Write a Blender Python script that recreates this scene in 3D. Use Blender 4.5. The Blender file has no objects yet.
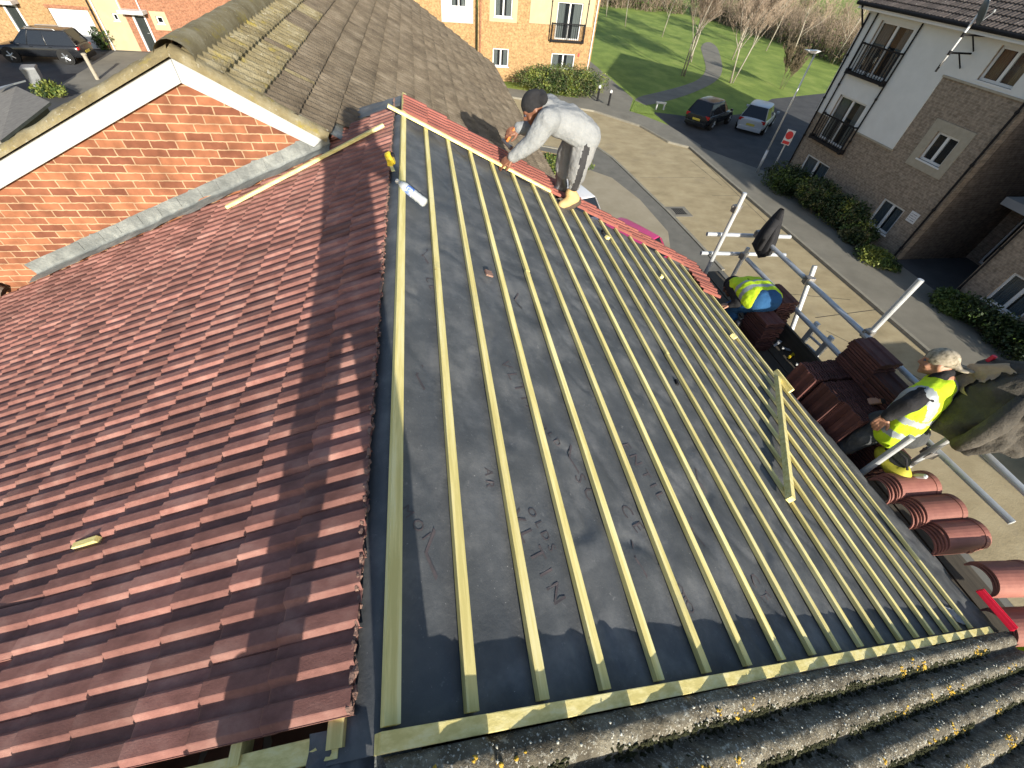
import bpy, bmesh, math, random
from mathutils import Vector, Matrix, noise
random.seed(11)
rad = math.radians
sc = bpy.context.scene
col = sc.collection

# ------------------------------------------------------------------ camera (measured from the vanishing points)
F_PX, CXP, CYP = 413.94469, 512.0, 384.0
RC = Matrix(((0.98393885, -0.16256757, 0.07373007),
             (-0.07361865, -0.74583775, -0.66204708),
             (0.16261805, 0.64598594, -0.74582675)))      # rows: right, down, forward
CAM = Vector((0.18884, -0.05668, 1.17447))
GZ = CAM.z - 8.28                                          # street level
PR = rad(25.935)                                           # pitch of the battened slope
PL = rad(22.0)                                             # pitch of the tiled slope
YL = 4.0875                                                # length of the battened bay
cam_d = bpy.data.cameras.new('camera')
cam = bpy.data.objects.new('camera', cam_d)
col.objects.link(cam)
cam_d.sensor_width = 36.0
cam_d.lens = F_PX / 1024 * 36
cam_d.clip_start = 0.02
cam_d.clip_end = 2000
rt, dn, fw = RC
M = Matrix((rt, -dn, -fw)).transposed().to_4x4()
M.translation = CAM
cam.matrix_world = M
sc.camera = cam

def ray(px, py):
    return RC.transposed() @ Vector(((px - CXP) / F_PX, (py - CYP) / F_PX, 1.0))
def on_plane(px, py, P, n):
    d = ray(px, py)
    n = Vector(n)
    return CAM + d * ((Vector(P) - CAM).dot(n) / d.dot(n))
def on_ground(px, py, z=None):
    return on_plane(px, py, (0, 0, GZ if z is None else z), (0, 0, 1))
def on_x(px, py, x): return on_plane(px, py, (x, 0, 0), (1, 0, 0))
def on_y(px, py, y): return on_plane(px, py, (0, y, 0), (0, 1, 0))
def slope_r(s, y, h=0.0):
    return Vector((s * math.cos(PR) + h * math.sin(PR), y, -s * math.sin(PR) + h * math.cos(PR)))
def slope_l(s, y, h=0.0):
    return Vector((-s * math.cos(PL) - h * math.sin(PL), y, -s * math.sin(PL) + h * math.cos(PL)))
def sr_px(px, py, h=0.0):
    n = Vector((math.sin(PR), 0, math.cos(PR)))
    P = on_plane(px, py, n * h, n)
    return P.x * math.cos(PR) - P.z * math.sin(PR), P.y
def sl_px(px, py, h=0.0):
    n = Vector((-math.sin(PL), 0, math.cos(PL)))
    P = on_plane(px, py, n * h, n)
    return -P.x * math.cos(PL) - P.z * math.sin(PL), P.y

# ------------------------------------------------------------------ materials
def mat(name, cols, scale=4.0, detail=6.0, rough=0.8, bump=0.0, bscale=None, stretch=None, dist=0.004,
        metal=0.0, spec=0.4, tint=0.0, spots=None, island=0.0, trans=0.0, sheen=0.0, contrast=(0.3, 0.7)):
    """procedural surface: noise ramp of colours, optional spots [(scale, threshold, colour)], bump, per-tile tint"""
    m = bpy.data.materials.new(name)
    m.use_nodes = True
    nt = m.node_tree
    N, Lk = nt.nodes, nt.links
    b = N['Principled BSDF']
    b.inputs['Roughness'].default_value = rough
    b.inputs['Metallic'].default_value = metal
    b.inputs['Specular IOR Level'].default_value = spec
    tc = N.new('ShaderNodeTexCoord')
    mp = N.new('ShaderNodeMapping')
    Lk.new(tc.outputs['Object'], mp.inputs['Vector'])
    if stretch: mp.inputs['Scale'].default_value = stretch
    nz = N.new('ShaderNodeTexNoise')
    nz.inputs['Scale'].default_value = scale
    nz.inputs['Detail'].default_value = detail
    nz.inputs['Roughness'].default_value = 0.65
    Lk.new(mp.outputs[0], nz.inputs['Vector'])
    rp = N.new('ShaderNodeValToRGB')
    el = rp.color_ramp.elements
    lo, hi = contrast
    for k, c in enumerate(cols):
        pos = lo + (hi - lo) * k / max(1, len(cols) - 1)
        if k < 2:
            el[k].position = pos
            el[k].color = (*c, 1)
        else:
            e = el.new(pos)
            e.color = (*c, 1)
    if len(cols) == 1:
        el[1].color = (*cols[0], 1)
    Lk.new(nz.outputs['Fac'], rp.inputs['Fac'])
    out = rp.outputs['Color']
    for sp in (spots or []):
        sscale, thr, scol = sp[:3]
        n2 = N.new('ShaderNodeTexNoise')
        n2.inputs['Scale'].default_value = sscale
        n2.inputs['Detail'].default_value = 4
        n2.inputs['Roughness'].default_value = 0.7
        Lk.new(tc.outputs['Object'], n2.inputs['Vector'])
        r2 = N.new('ShaderNodeValToRGB')
        r2.color_ramp.elements[0].position = thr
        r2.color_ramp.elements[1].position = thr + (sp[3] if len(sp) > 3 else 0.05)
        Lk.new(n2.outputs['Fac'], r2.inputs['Fac'])
        mx = N.new('ShaderNodeMix')
        mx.data_type = 'RGBA'
        Lk.new(r2.outputs['Color'], mx.inputs['Factor'])
        Lk.new(out, mx.inputs['A'])
        mx.inputs['B'].default_value = (*scol, 1)
        out = mx.outputs['Result']
    if tint > 0:
        at = N.new('ShaderNodeAttribute')
        at.attribute_name = 'tint'
        hs = N.new('ShaderNodeHueSaturation')
        mr = N.new('ShaderNodeMapRange')
        mr.inputs['To Min'].default_value = 1 - tint
        mr.inputs['To Max'].default_value = 1 + tint
        Lk.new(at.outputs['Fac'], mr.inputs['Value'])
        Lk.new(mr.outputs[0], hs.inputs['Value'])
        Lk.new(out, hs.inputs['Color'])
        out = hs.outputs['Color']
    if island > 0:
        oi = N.new('ShaderNodeObjectInfo')
        hs = N.new('ShaderNodeHueSaturation')
        mr = N.new('ShaderNodeMapRange')
        mr.inputs['To Min'].default_value = 1 - island
        mr.inputs['To Max'].default_value = 1 + island
        Lk.new(oi.outputs['Random'], mr.inputs['Value'])
        Lk.new(mr.outputs[0], hs.inputs['Value'])
        Lk.new(out, hs.inputs['Color'])
        out = hs.outputs['Color']
    Lk.new(out, b.inputs['Base Color'])
    if bump > 0:
        n3 = N.new('ShaderNodeTexNoise')
        n3.inputs['Scale'].default_value = bscale or scale * 6
        n3.inputs['Detail'].default_value = 6
        n3.inputs['Roughness'].default_value = 0.7
        Lk.new(mp.outputs[0], n3.inputs['Vector'])
        bp = N.new('ShaderNodeBump')
        bp.inputs['Strength'].default_value = bump
        bp.inputs['Distance'].default_value = dist
        Lk.new(n3.outputs['Fac'], bp.inputs['Height'])
        Lk.new(bp.outputs[0], b.inputs['Normal'])
    return m

def brick_mat(name, c1, c2, mortar, axis='x', bw=0.225, bh=0.075, mort=0.011, bump=0.6, shift=0.0):
    m = bpy.data.materials.new(name)
    m.use_nodes = True
    nt = m.node_tree
    N, Lk = nt.nodes, nt.links
    b = N['Principled BSDF']
    b.inputs['Roughness'].default_value = 0.9
    b.inputs['Specular IOR Level'].default_value = 0.2
    tc = N.new('ShaderNodeTexCoord')
    sp = N.new('ShaderNodeSeparateXYZ')
    cb = N.new('ShaderNodeCombineXYZ')
    Lk.new(tc.outputs['Object'], sp.inputs[0])
    Lk.new(sp.outputs['X' if axis == 'x' else 'Y'], cb.inputs['X'])
    Lk.new(sp.outputs['Z'], cb.inputs['Y'])
    bt = N.new('ShaderNodeTexBrick')
    bt.inputs['Scale'].default_value = 1.0
    bt.inputs['Brick Width'].default_value = bw
    bt.inputs['Row Height'].default_value = bh
    bt.inputs['Mortar Size'].default_value = mort / 2
    bt.inputs['Mortar Smooth'].default_value = 0.3
    bt.inputs['Bias'].default_value = -0.1
    bt.inputs['Color1'].default_value = (*c1, 1)
    bt.inputs['Color2'].default_value = (*c2, 1)
    bt.inputs['Mortar'].default_value = (*mortar, 1)
    # ragged edges
    nz = N.new('ShaderNodeTexNoise')
    nz.inputs['Scale'].default_value = 22
    nz.inputs['Detail'].default_value = 3
    Lk.new(tc.outputs['Object'], nz.inputs['Vector'])
    va = N.new('ShaderNodeVectorMath')
    va.operation = 'MULTIPLY_ADD'
    va.inputs[1].default_value = (0.012, 0.012, 0)
    Lk.new(nz.outputs['Color'], va.inputs[0])
    Lk.new(cb.outputs[0], va.inputs[2])
    Lk.new(va.outputs[0], bt.inputs['Vector'])
    n2 = N.new('ShaderNodeTexNoise')
    n2.inputs['Scale'].default_value = 9
    n2.inputs['Detail'].default_value = 8
    Lk.new(tc.outputs['Object'], n2.inputs['Vector'])
    mr = N.new('ShaderNodeMapRange')
    mr.inputs['From Min'].default_value = 0.3
    mr.inputs['From Max'].default_value = 0.7
    mr.inputs['To Min'].default_value = 0.7
    mr.inputs['To Max'].default_value = 1.3
    Lk.new(n2.outputs['Fac'], mr.inputs['Value'])
    hs = N.new('ShaderNodeHueSaturation')
    Lk.new(mr.outputs[0], hs.inputs['Value'])
    Lk.new(bt.outputs['Color'], hs.inputs['Color'])
    Lk.new(hs.outputs['Color'], b.inputs['Base Color'])
    bp = N.new('ShaderNodeBump')
    bp.invert = True
    bp.inputs['Strength'].default_value = bump
    bp.inputs['Distance'].default_value = 0.006
    ad = N.new('ShaderNodeMath')
    ad.operation = 'MULTIPLY_ADD'
    ad.inputs[1].default_value = -0.35
    Lk.new(n2.outputs['Fac'], ad.inputs[0])
    Lk.new(bt.outputs['Fac'], ad.inputs[2])
    Lk.new(ad.outputs[0], bp.inputs['Height'])
    Lk.new(bp.outputs[0], b.inputs['Normal'])
    return m

def glass_mat(name, base=(0.02, 0.025, 0.03), alpha=0.45):
    m = bpy.data.materials.new(name)
    m.use_nodes = True
    nt = m.node_tree
    N, Lk = nt.nodes, nt.links
    b = N['Principled BSDF']
    b.inputs['Base Color'].default_value = (*base, 1)
    b.inputs['Roughness'].default_value = 0.06
    b.inputs['Specular IOR Level'].default_value = 0.6
    tc = N.new('ShaderNodeTexCoord')
    nz = N.new('ShaderNodeTexNoise')
    nz.inputs['Scale'].default_value = 1.3
    Lk.new(tc.outputs['Object'], nz.inputs['Vector'])
    bp = N.new('ShaderNodeBump')
    bp.inputs['Strength'].default_value = 0.05
    Lk.new(nz.outputs['Fac'], bp.inputs['Height'])
    Lk.new(bp.outputs[0], b.inputs['Normal'])
    if alpha < 1:
        tr = N.new('ShaderNodeBsdfTransparent')
        tr.inputs['Color'].default_value = (0.75, 0.8, 0.8, 1)
        mx = N.new('ShaderNodeMixShader')
        mx.inputs[0].default_value = alpha
        Lk.new(tr.outputs[0], mx.inputs[1])
        Lk.new(b.outputs[0], mx.inputs[2])
        Lk.new(mx.outputs[0], N['Material Output'].inputs['Surface'])
    return m

MT = {}
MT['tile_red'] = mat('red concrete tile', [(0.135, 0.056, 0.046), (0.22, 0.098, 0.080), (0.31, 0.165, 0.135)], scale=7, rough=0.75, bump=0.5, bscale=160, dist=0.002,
                     tint=0.36, stretch=(1, 1.6, 1), spots=[(60, 0.66, (0.30, 0.16, 0.12), 0.12), (9, 0.72, (0.36, 0.27, 0.22), 0.1)])
MT['tile_new'] = mat('new red tile', [(0.20, 0.065, 0.05), (0.30, 0.10, 0.075)], scale=9, rough=0.7, bump=0.3, bscale=150, tint=0.2)
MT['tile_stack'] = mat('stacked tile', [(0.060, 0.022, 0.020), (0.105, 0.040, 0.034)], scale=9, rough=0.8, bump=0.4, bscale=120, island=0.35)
MT['ridge_tile'] = mat('ridge tile', [(0.20, 0.075, 0.06), (0.30, 0.125, 0.095)], scale=6, rough=0.6, bump=0.3, bscale=120, island=0.1)
MT['mortar'] = mat('mortar', [(0.18, 0.10, 0.08), (0.30, 0.19, 0.15)], scale=30, rough=0.95, bump=1, bscale=90, dist=0.006)
MT['felt'] = mat('roofing felt', [(0.050, 0.055, 0.061), (0.080, 0.085, 0.091), (0.15, 0.153, 0.156)], scale=4.5, detail=12, rough=0.6, bump=0.7, bscale=70, dist=0.002, spec=0.45,
                 spots=[(5, 0.56, (0.14, 0.145, 0.15), 0.22), (30, 0.64, (0.20, 0.20, 0.20), 0.15), (110, 0.68, (0.36, 0.36, 0.355), 0.06)])
MT['felt_print'] = mat('felt print', [(0.060, 0.055, 0.060), (0.092, 0.074, 0.079)], scale=40, rough=0.7, contrast=(0.35, 0.65))
def wood(name, a, b, c, stretch):
    return mat(name, [a, b, c], scale=3.0, detail=8, rough=0.75, bump=0.4, bscale=20, dist=0.002, stretch=stretch, spots=[(11, 0.70, (0.36, 0.24, 0.08), 0.06), (3.0, 0.60, (0.55, 0.50, 0.26), 0.2)], island=0.16, contrast=(0.40, 0.62))
MT['wood_y'] = wood('batten wood', (0.66, 0.56, 0.21), (0.78, 0.67, 0.28), (0.84, 0.75, 0.38), (14, 0.8, 14))
MT['wood_x'] = wood('timber', (0.66, 0.56, 0.21), (0.78, 0.67, 0.28), (0.84, 0.75, 0.38), (0.8, 14, 14))
MT['old_tile'] = mat('weathered concrete tile', [(0.050, 0.042, 0.029), (0.135, 0.118, 0.086), (0.27, 0.245, 0.185)], scale=12, detail=12, rough=0.95, bump=1.0, bscale=55, dist=0.014, tint=0.2,
                     spots=[(40, 0.57, (0.42, 0.41, 0.35), 0.12), (130, 0.58, (0.55, 0.54, 0.48), 0.08), (9, 0.62, (0.035, 0.033, 0.02), 0.14), (18, 0.68, (0.30, 0.22, 0.05), 0.1)])
MT['lichen'] = mat('orange lichen', [(0.45, 0.27, 0.03), (0.62, 0.42, 0.06)], scale=60, rough=0.95, bump=1, bscale=200)
MT['lichen_w'] = mat('pale lichen', [(0.42, 0.42, 0.36), (0.62, 0.62, 0.56)], scale=60, rough=0.95, bump=1, bscale=200)
MT['moss'] = mat('dark moss', [(0.018, 0.020, 0.008), (0.05, 0.055, 0.018)], scale=60, rough=1.0, bump=1, bscale=160, dist=0.01)
MT['far_tile'] = mat('brown concrete tile', [(0.075, 0.058, 0.040), (0.135, 0.108, 0.076), (0.21, 0.175, 0.13)], scale=3.5, detail=10, rough=0.95, bump=1.0, bscale=40, dist=0.01, tint=0.10,
                     spots=[(24, 0.66, (0.34, 0.31, 0.25), 0.10), (70, 0.66, (0.40, 0.37, 0.31), 0.08)])
MT['far_tile_moss'] = mat('mossy concrete tile', [(0.13, 0.105, 0.055), (0.215, 0.18, 0.10), (0.30, 0.27, 0.18)], scale=5, detail=10, rough=0.95, bump=1.0, bscale=40, dist=0.012,
                          spots=[(30, 0.60, (0.38, 0.36, 0.29), 0.10), (7, 0.56, (0.27, 0.215, 0.05), 0.14)], tint=0.10)
MT['brick_gable'] = brick_mat('gable brick', (0.16, 0.060, 0.036), (0.31, 0.128, 0.066), (0.38, 0.25, 0.155), 'x', bw=0.185, bh=0.062, mort=0.011)
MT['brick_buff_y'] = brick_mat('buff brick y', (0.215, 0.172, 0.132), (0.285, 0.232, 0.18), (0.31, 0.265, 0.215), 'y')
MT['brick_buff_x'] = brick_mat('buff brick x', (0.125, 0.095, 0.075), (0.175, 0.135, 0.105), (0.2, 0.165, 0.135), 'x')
MT['brick_yel'] = brick_mat('yellow brick', (0.30, 0.185, 0.085), (0.36, 0.225, 0.11), (0.38, 0.28, 0.165), 'x')
MT['brick_red'] = brick_mat('red brick', (0.24, 0.105, 0.06), (0.31, 0.14, 0.08), (0.34, 0.23, 0.16), 'x')
MT['brick_side'] = brick_mat('house brick', (0.26, 0.11, 0.06), (0.34, 0.16, 0.09), (0.4, 0.3, 0.2), 'y')
MT['render_grey'] = mat('grey render', [(0.58, 0.585, 0.57), (0.64, 0.645, 0.63)], scale=2, rough=0.9, bump=0.2, bscale=80)
MT['render_cream'] = mat('cream render', [(0.38, 0.32, 0.20), (0.43, 0.365, 0.235)], scale=2, rough=0.9, bump=0.2, bscale=80)
MT['render_white'] = mat('white render', [(0.42, 0.42, 0.41), (0.47, 0.47, 0.46)], scale=2, rough=0.9, bump=0.2, bscale=80)
MT['stone'] = mat('stone surround', [(0.30, 0.27, 0.21), (0.38, 0.34, 0.27)], scale=6, rough=0.9, bump=0.3)
MT['upvc'] = mat('white plastic', [(0.58, 0.59, 0.60), (0.64, 0.65, 0.65)], scale=3, rough=0.35)
MT['board'] = mat('white bargeboard', [(0.34, 0.36, 0.37), (0.40, 0.415, 0.42)], scale=5, rough=0.5, bump=0.1, bscale=30, spots=[(25, 0.72, (0.4, 0.4, 0.38), 0.1)])
MT['soffit'] = mat('dark soffit', [(0.09, 0.07, 0.05), (0.13, 0.1, 0.08)], scale=5, rough=0.8)
MT['lead'] = mat('lead sheet', [(0.11, 0.12, 0.12), (0.17, 0.182, 0.18), (0.27, 0.285, 0.275)], scale=7, rough=0.55, bump=0.8, bscale=14, dist=0.02, metal=0.15)
MT['black_metal'] = mat('black paint', [(0.010, 0.010, 0.012), (0.016, 0.016, 0.018)], scale=9, rough=0.7, spec=0.15)
MT['black_cloth'] = mat('black cloth', [(0.010, 0.010, 0.012), (0.022, 0.022, 0.025)], scale=12, rough=0.95, bump=0.5, bscale=60, dist=0.01)
MT['galv'] = mat('galvanised tube', [(0.42, 0.44, 0.46), (0.56, 0.58, 0.60)], scale=9, rough=0.45, metal=0.35, bump=0.2, bscale=60, spots=[(22, 0.68, (0.25, 0.2, 0.15), 0.06)])
MT['coupler'] = mat('steel fitting', [(0.20, 0.19, 0.18), (0.33, 0.31, 0.29)], scale=30, rough=0.5, metal=0.6)
MT['plank'] = mat('scaffold board', [(0.05, 0.043, 0.034), (0.095, 0.08, 0.06)], scale=4, rough=0.9, bump=0.5, bscale=30, stretch=(10, 0.8, 10))
MT['glass'] = glass_mat('window glass')
MT['car_glass'] = glass_mat('car glass', (0.012, 0.015, 0.02), 1.0)
MT['dark_room'] = mat('dark room', [(0.03, 0.032, 0.035), (0.06, 0.062, 0.065)], scale=2, rough=0.9)
MT['curtain'] = mat('pale curtain', [(0.32, 0.34, 0.34), (0.5, 0.52, 0.52)], scale=3, rough=0.9, stretch=(8, 8, 0.3))
MT['curtain_tan'] = mat('tan curtain', [(0.38, 0.26, 0.13), (0.5, 0.36, 0.2)], scale=3, rough=0.9, stretch=(8, 8, 0.3))
MT['blind_grey'] = mat('grey blind', [(0.30, 0.33, 0.36), (0.42, 0.46, 0.49)], scale=3, rough=0.9, stretch=(8, 8, 0.3))
MT['roof_brown'] = mat('brown roof tile', [(0.055, 0.045, 0.042), (0.11, 0.09, 0.08)], scale=6, rough=0.9, bump=0.6, bscale=60, tint=0.3, spots=[(16, 0.62, (0.32, 0.31, 0.28), 0.06)])
MT['grass'] = mat('grass', [(0.105, 0.165, 0.026), (0.185, 0.262, 0.042), (0.28, 0.34, 0.075)], scale=0.55, detail=12, rough=0.95, bump=1.0, bscale=9, dist=0.06, stretch=(1.0, 0.6, 1))
MT['asphalt'] = mat('asphalt', [(0.042, 0.044, 0.048), (0.072, 0.073, 0.076)], scale=1.1, detail=12, rough=0.9, bump=0.5, bscale=60, dist=0.006)
MT['pavement'] = mat('grey pavement', [(0.15, 0.142, 0.118), (0.215, 0.203, 0.17)], scale=0.9, detail=12, rough=0.9, bump=0.5, bscale=60, dist=0.006)
MT['tarmac'] = mat('worn tarmac', [(0.12, 0.118, 0.105), (0.175, 0.17, 0.15)], scale=1.6, detail=14, rough=0.95, bump=0.6, bscale=50, dist=0.008, spots=[(5, 0.68, (0.09, 0.09, 0.085), 0.1)])
MT['kerb'] = mat('kerb stone', [(0.19, 0.18, 0.15), (0.27, 0.255, 0.21)], scale=4, rough=0.9, bump=0.3)
MT['slab'] = mat('driveway slab', [(0.27, 0.235, 0.165), (0.34, 0.30, 0.22)], scale=1.3, detail=10, rough=0.9, bump=0.3)
MT['leaf_dark'] = mat('dark leaf', [(0.012, 0.026, 0.007), (0.03, 0.055, 0.012)], scale=3, rough=0.55)
MT['leaf_mid'] = mat('green leaf', [(0.04, 0.075, 0.015), (0.085, 0.13, 0.028)], scale=3, rough=0.55)
MT['leaf_yel'] = mat('yellow green leaf', [(0.10, 0.13, 0.02), (0.2, 0.22, 0.05)], scale=3, rough=0.55)
MT['leaf_olive'] = mat('olive leaf', [(0.05, 0.058, 0.02), (0.11, 0.11, 0.045)], scale=3, rough=0.6)
MT['bark_pale'] = mat('pale bark', [(0.25, 0.22, 0.18), (0.40, 0.37, 0.315)], scale=3, rough=0.9, bump=0.4, spots=[(6, 0.66, (0.1, 0.085, 0.07), 0.05)])
MT['twig'] = mat('twig', [(0.22, 0.165, 0.125), (0.34, 0.27, 0.205)], scale=2, rough=0.9)
MT['twig_dark'] = mat('dark twig', [(0.09, 0.075, 0.05), (0.17, 0.135, 0.085)], scale=2, rough=0.9)
MT['car_black'] = mat('black car paint', [(0.012, 0.013, 0.016), (0.016, 0.018, 0.022)], scale=2, rough=0.18, spec=0.6)
MT['car_silver'] = mat('silver car paint', [(0.50, 0.52, 0.54), (0.56, 0.58, 0.60)], scale=2, rough=0.28, metal=0.2)
MT['car_white'] = mat('white car paint', [(0.62, 0.63, 0.64), (0.66, 0.67, 0.68)], scale=2, rough=0.25)
MT['car_pink'] = mat('magenta car paint', [(0.42, 0.035, 0.13), (0.48, 0.05, 0.17)], scale=2, rough=0.3)
MT['tyre'] = mat('tyre rubber', [(0.012, 0.012, 0.012), (0.022, 0.022, 0.022)], scale=20, rough=0.85)
MT['alloy'] = mat('alloy wheel', [(0.3, 0.31, 0.32), (0.4, 0.41, 0.42)], scale=5, rough=0.35, metal=0.7)
MT['tail_red'] = mat('red lamp lens', [(0.35, 0.015, 0.015), (0.45, 0.02, 0.02)], scale=8, rough=0.2)
MT['plate'] = mat('number plate', [(0.55, 0.45, 0.06), (0.6, 0.5, 0.08)], scale=8, rough=0.4)
MT['skin_dark'] = mat('dark skin', [(0.16, 0.07, 0.042), (0.22, 0.10, 0.06)], scale=14, rough=0.5)
MT['skin_mid'] = mat('tan skin', [(0.34, 0.17, 0.11), (0.42, 0.22, 0.14)], scale=14, rough=0.5)
MT['grey_top'] = mat('pale grey sweatshirt', [(0.215, 0.228, 0.24), (0.275, 0.288, 0.30)], scale=10, rough=0.95, bump=0.8, bscale=22, dist=0.02)
MT['grey_trouser'] = mat('light grey joggers', [(0.20, 0.205, 0.21), (0.26, 0.265, 0.27)], scale=10, rough=0.95, bump=0.8, bscale=18, dist=0.02)
MT['stripe'] = mat('charcoal stripe', [(0.022, 0.022, 0.025), (0.04, 0.04, 0.043)], scale=10, rough=0.9)
MT['boot_tan'] = mat('tan boot leather', [(0.42, 0.28, 0.12), (0.55, 0.38, 0.18)], scale=14, rough=0.7, bump=0.3)
MT['sole'] = mat('boot sole', [(0.05, 0.04, 0.03), (0.09, 0.07, 0.05)], scale=14, rough=0.9)
MT['hivis'] = mat('yellow hi-vis cloth', [(0.42, 0.62, 0.012), (0.55, 0.76, 0.025)], scale=8, rough=0.8, bump=0.6, bscale=16, dist=0.015)
MT['reflect'] = mat('reflective tape', [(0.24, 0.27, 0.29), (0.34, 0.37, 0.39)], scale=8, rough=0.4)
MT['denim'] = mat('blue denim', [(0.012, 0.06, 0.15), (0.024, 0.10, 0.23)], scale=10, rough=0.95, bump=0.6, bscale=20, dist=0.015)
MT['camo'] = mat('mottled beige cap cloth', [(0.10, 0.085, 0.055), (0.30, 0.26, 0.19), (0.42, 0.37, 0.29)], scale=26, detail=2, rough=0.9)
MT['dark_trouser'] = mat('dark work trousers', [(0.03, 0.032, 0.035), (0.075, 0.08, 0.085)], scale=7, rough=0.9, bump=0.8, bscale=16, dist=0.02)
MT['jacket'] = mat('brown grey jacket cloth', [(0.05, 0.045, 0.038), (0.10, 0.09, 0.075)], scale=6, rough=0.9, bump=0.9, bscale=14, dist=0.03)
MT['lining'] = mat('tan jacket lining', [(0.36, 0.27, 0.18), (0.46, 0.36, 0.25)], scale=14, rough=0.95, bump=0.8, bscale=30, dist=0.02)
MT['bag'] = mat('yellow olive bag', [(0.30, 0.28, 0.02), (0.46, 0.42, 0.04)], scale=6, rough=0.7)
MT['red_plastic'] = mat('red plastic', [(0.55, 0.008, 0.03), (0.65, 0.015, 0.05)], scale=5, rough=0.35)
MT['grey_plastic'] = mat('grey plastic', [(0.16, 0.17, 0.18), (0.22, 0.23, 0.24)], scale=5, rough=0.5)
MT['yellow_tool'] = mat('yellow plastic', [(0.62, 0.45, 0.02), (0.7, 0.52, 0.04)], scale=9, rough=0.4)
MT['orange_tool'] = mat('orange handle', [(0.62, 0.16, 0.03), (0.7, 0.22, 0.05)], scale=9, rough=0.5)
MT['steel'] = mat('tool steel', [(0.12, 0.12, 0.13), (0.2, 0.2, 0.21)], scale=9, rough=0.4, metal=0.8)
MT['bottle'] = mat('clear bottle plastic', [(0.33, 0.36, 0.38), (0.46, 0.49, 0.51)], scale=14, rough=0.15, bump=0.4, bscale=30)
MT['blue_label'] = mat('blue label', [(0.04, 0.12, 0.40), (0.6, 0.63, 0.7)], scale=22, rough=0.5, contrast=(0.45, 0.55))
MT['sign_red'] = mat('red sign', [(0.5, 0.03, 0.03), (0.6, 0.05, 0.05)], scale=5, rough=0.5)
MT['sign_white'] = mat('white sign', [(0.6, 0.6, 0.6), (0.66, 0.66, 0.66)], scale=5, rough=0.5)
MT['ink'] = mat('dark ink', [(0.04, 0.04, 0.07), (0.06, 0.06, 0.09)], scale=5, rough=0.6)
MT['dish'] = mat('grey dish', [(0.20, 0.22, 0.24), (0.28, 0.3, 0.32)], scale=4, rough=0.5)
MT['dish_dark'] = mat('dark grey dish', [(0.05, 0.062, 0.068), (0.075, 0.09, 0.10)], scale=4, rough=0.5)
MT['drain'] = mat('drain grate', [(0.03, 0.03, 0.03), (0.06, 0.055, 0.05)], scale=9, rough=0.7, metal=0.4)
MT['shed'] = mat('grey shed felt', [(0.16, 0.15, 0.14), (0.24, 0.23, 0.21)], scale=5, rough=0.95, bump=0.5, bscale=60, stretch=(4, 0.6, 1))
MT['gable_door'] = mat('dark green door', [(0.015, 0.02, 0.02), (0.025, 0.032, 0.032)], scale=5, rough=0.4)
MT['phone'] = mat('black phone', [(0.01, 0.01, 0.01), (0.015, 0.015, 0.015)], scale=5, rough=0.2)

def road_mat():
    """concrete street: tan, with fine cross brushing and joints"""
    m = mat('tan concrete road', [(0.265, 0.215, 0.125), (0.345, 0.283, 0.17), (0.41, 0.345, 0.215)], scale=1.1, detail=15, rough=0.9, bump=0.6, bscale=14, dist=0.012, stretch=(1, 1.5, 1),
            spots=[(0.9, 0.60, (0.29, 0.245, 0.165), 0.16), (14, 0.66, (0.25, 0.21, 0.15), 0.1)])
    return m
MT['road'] = road_mat()

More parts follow.
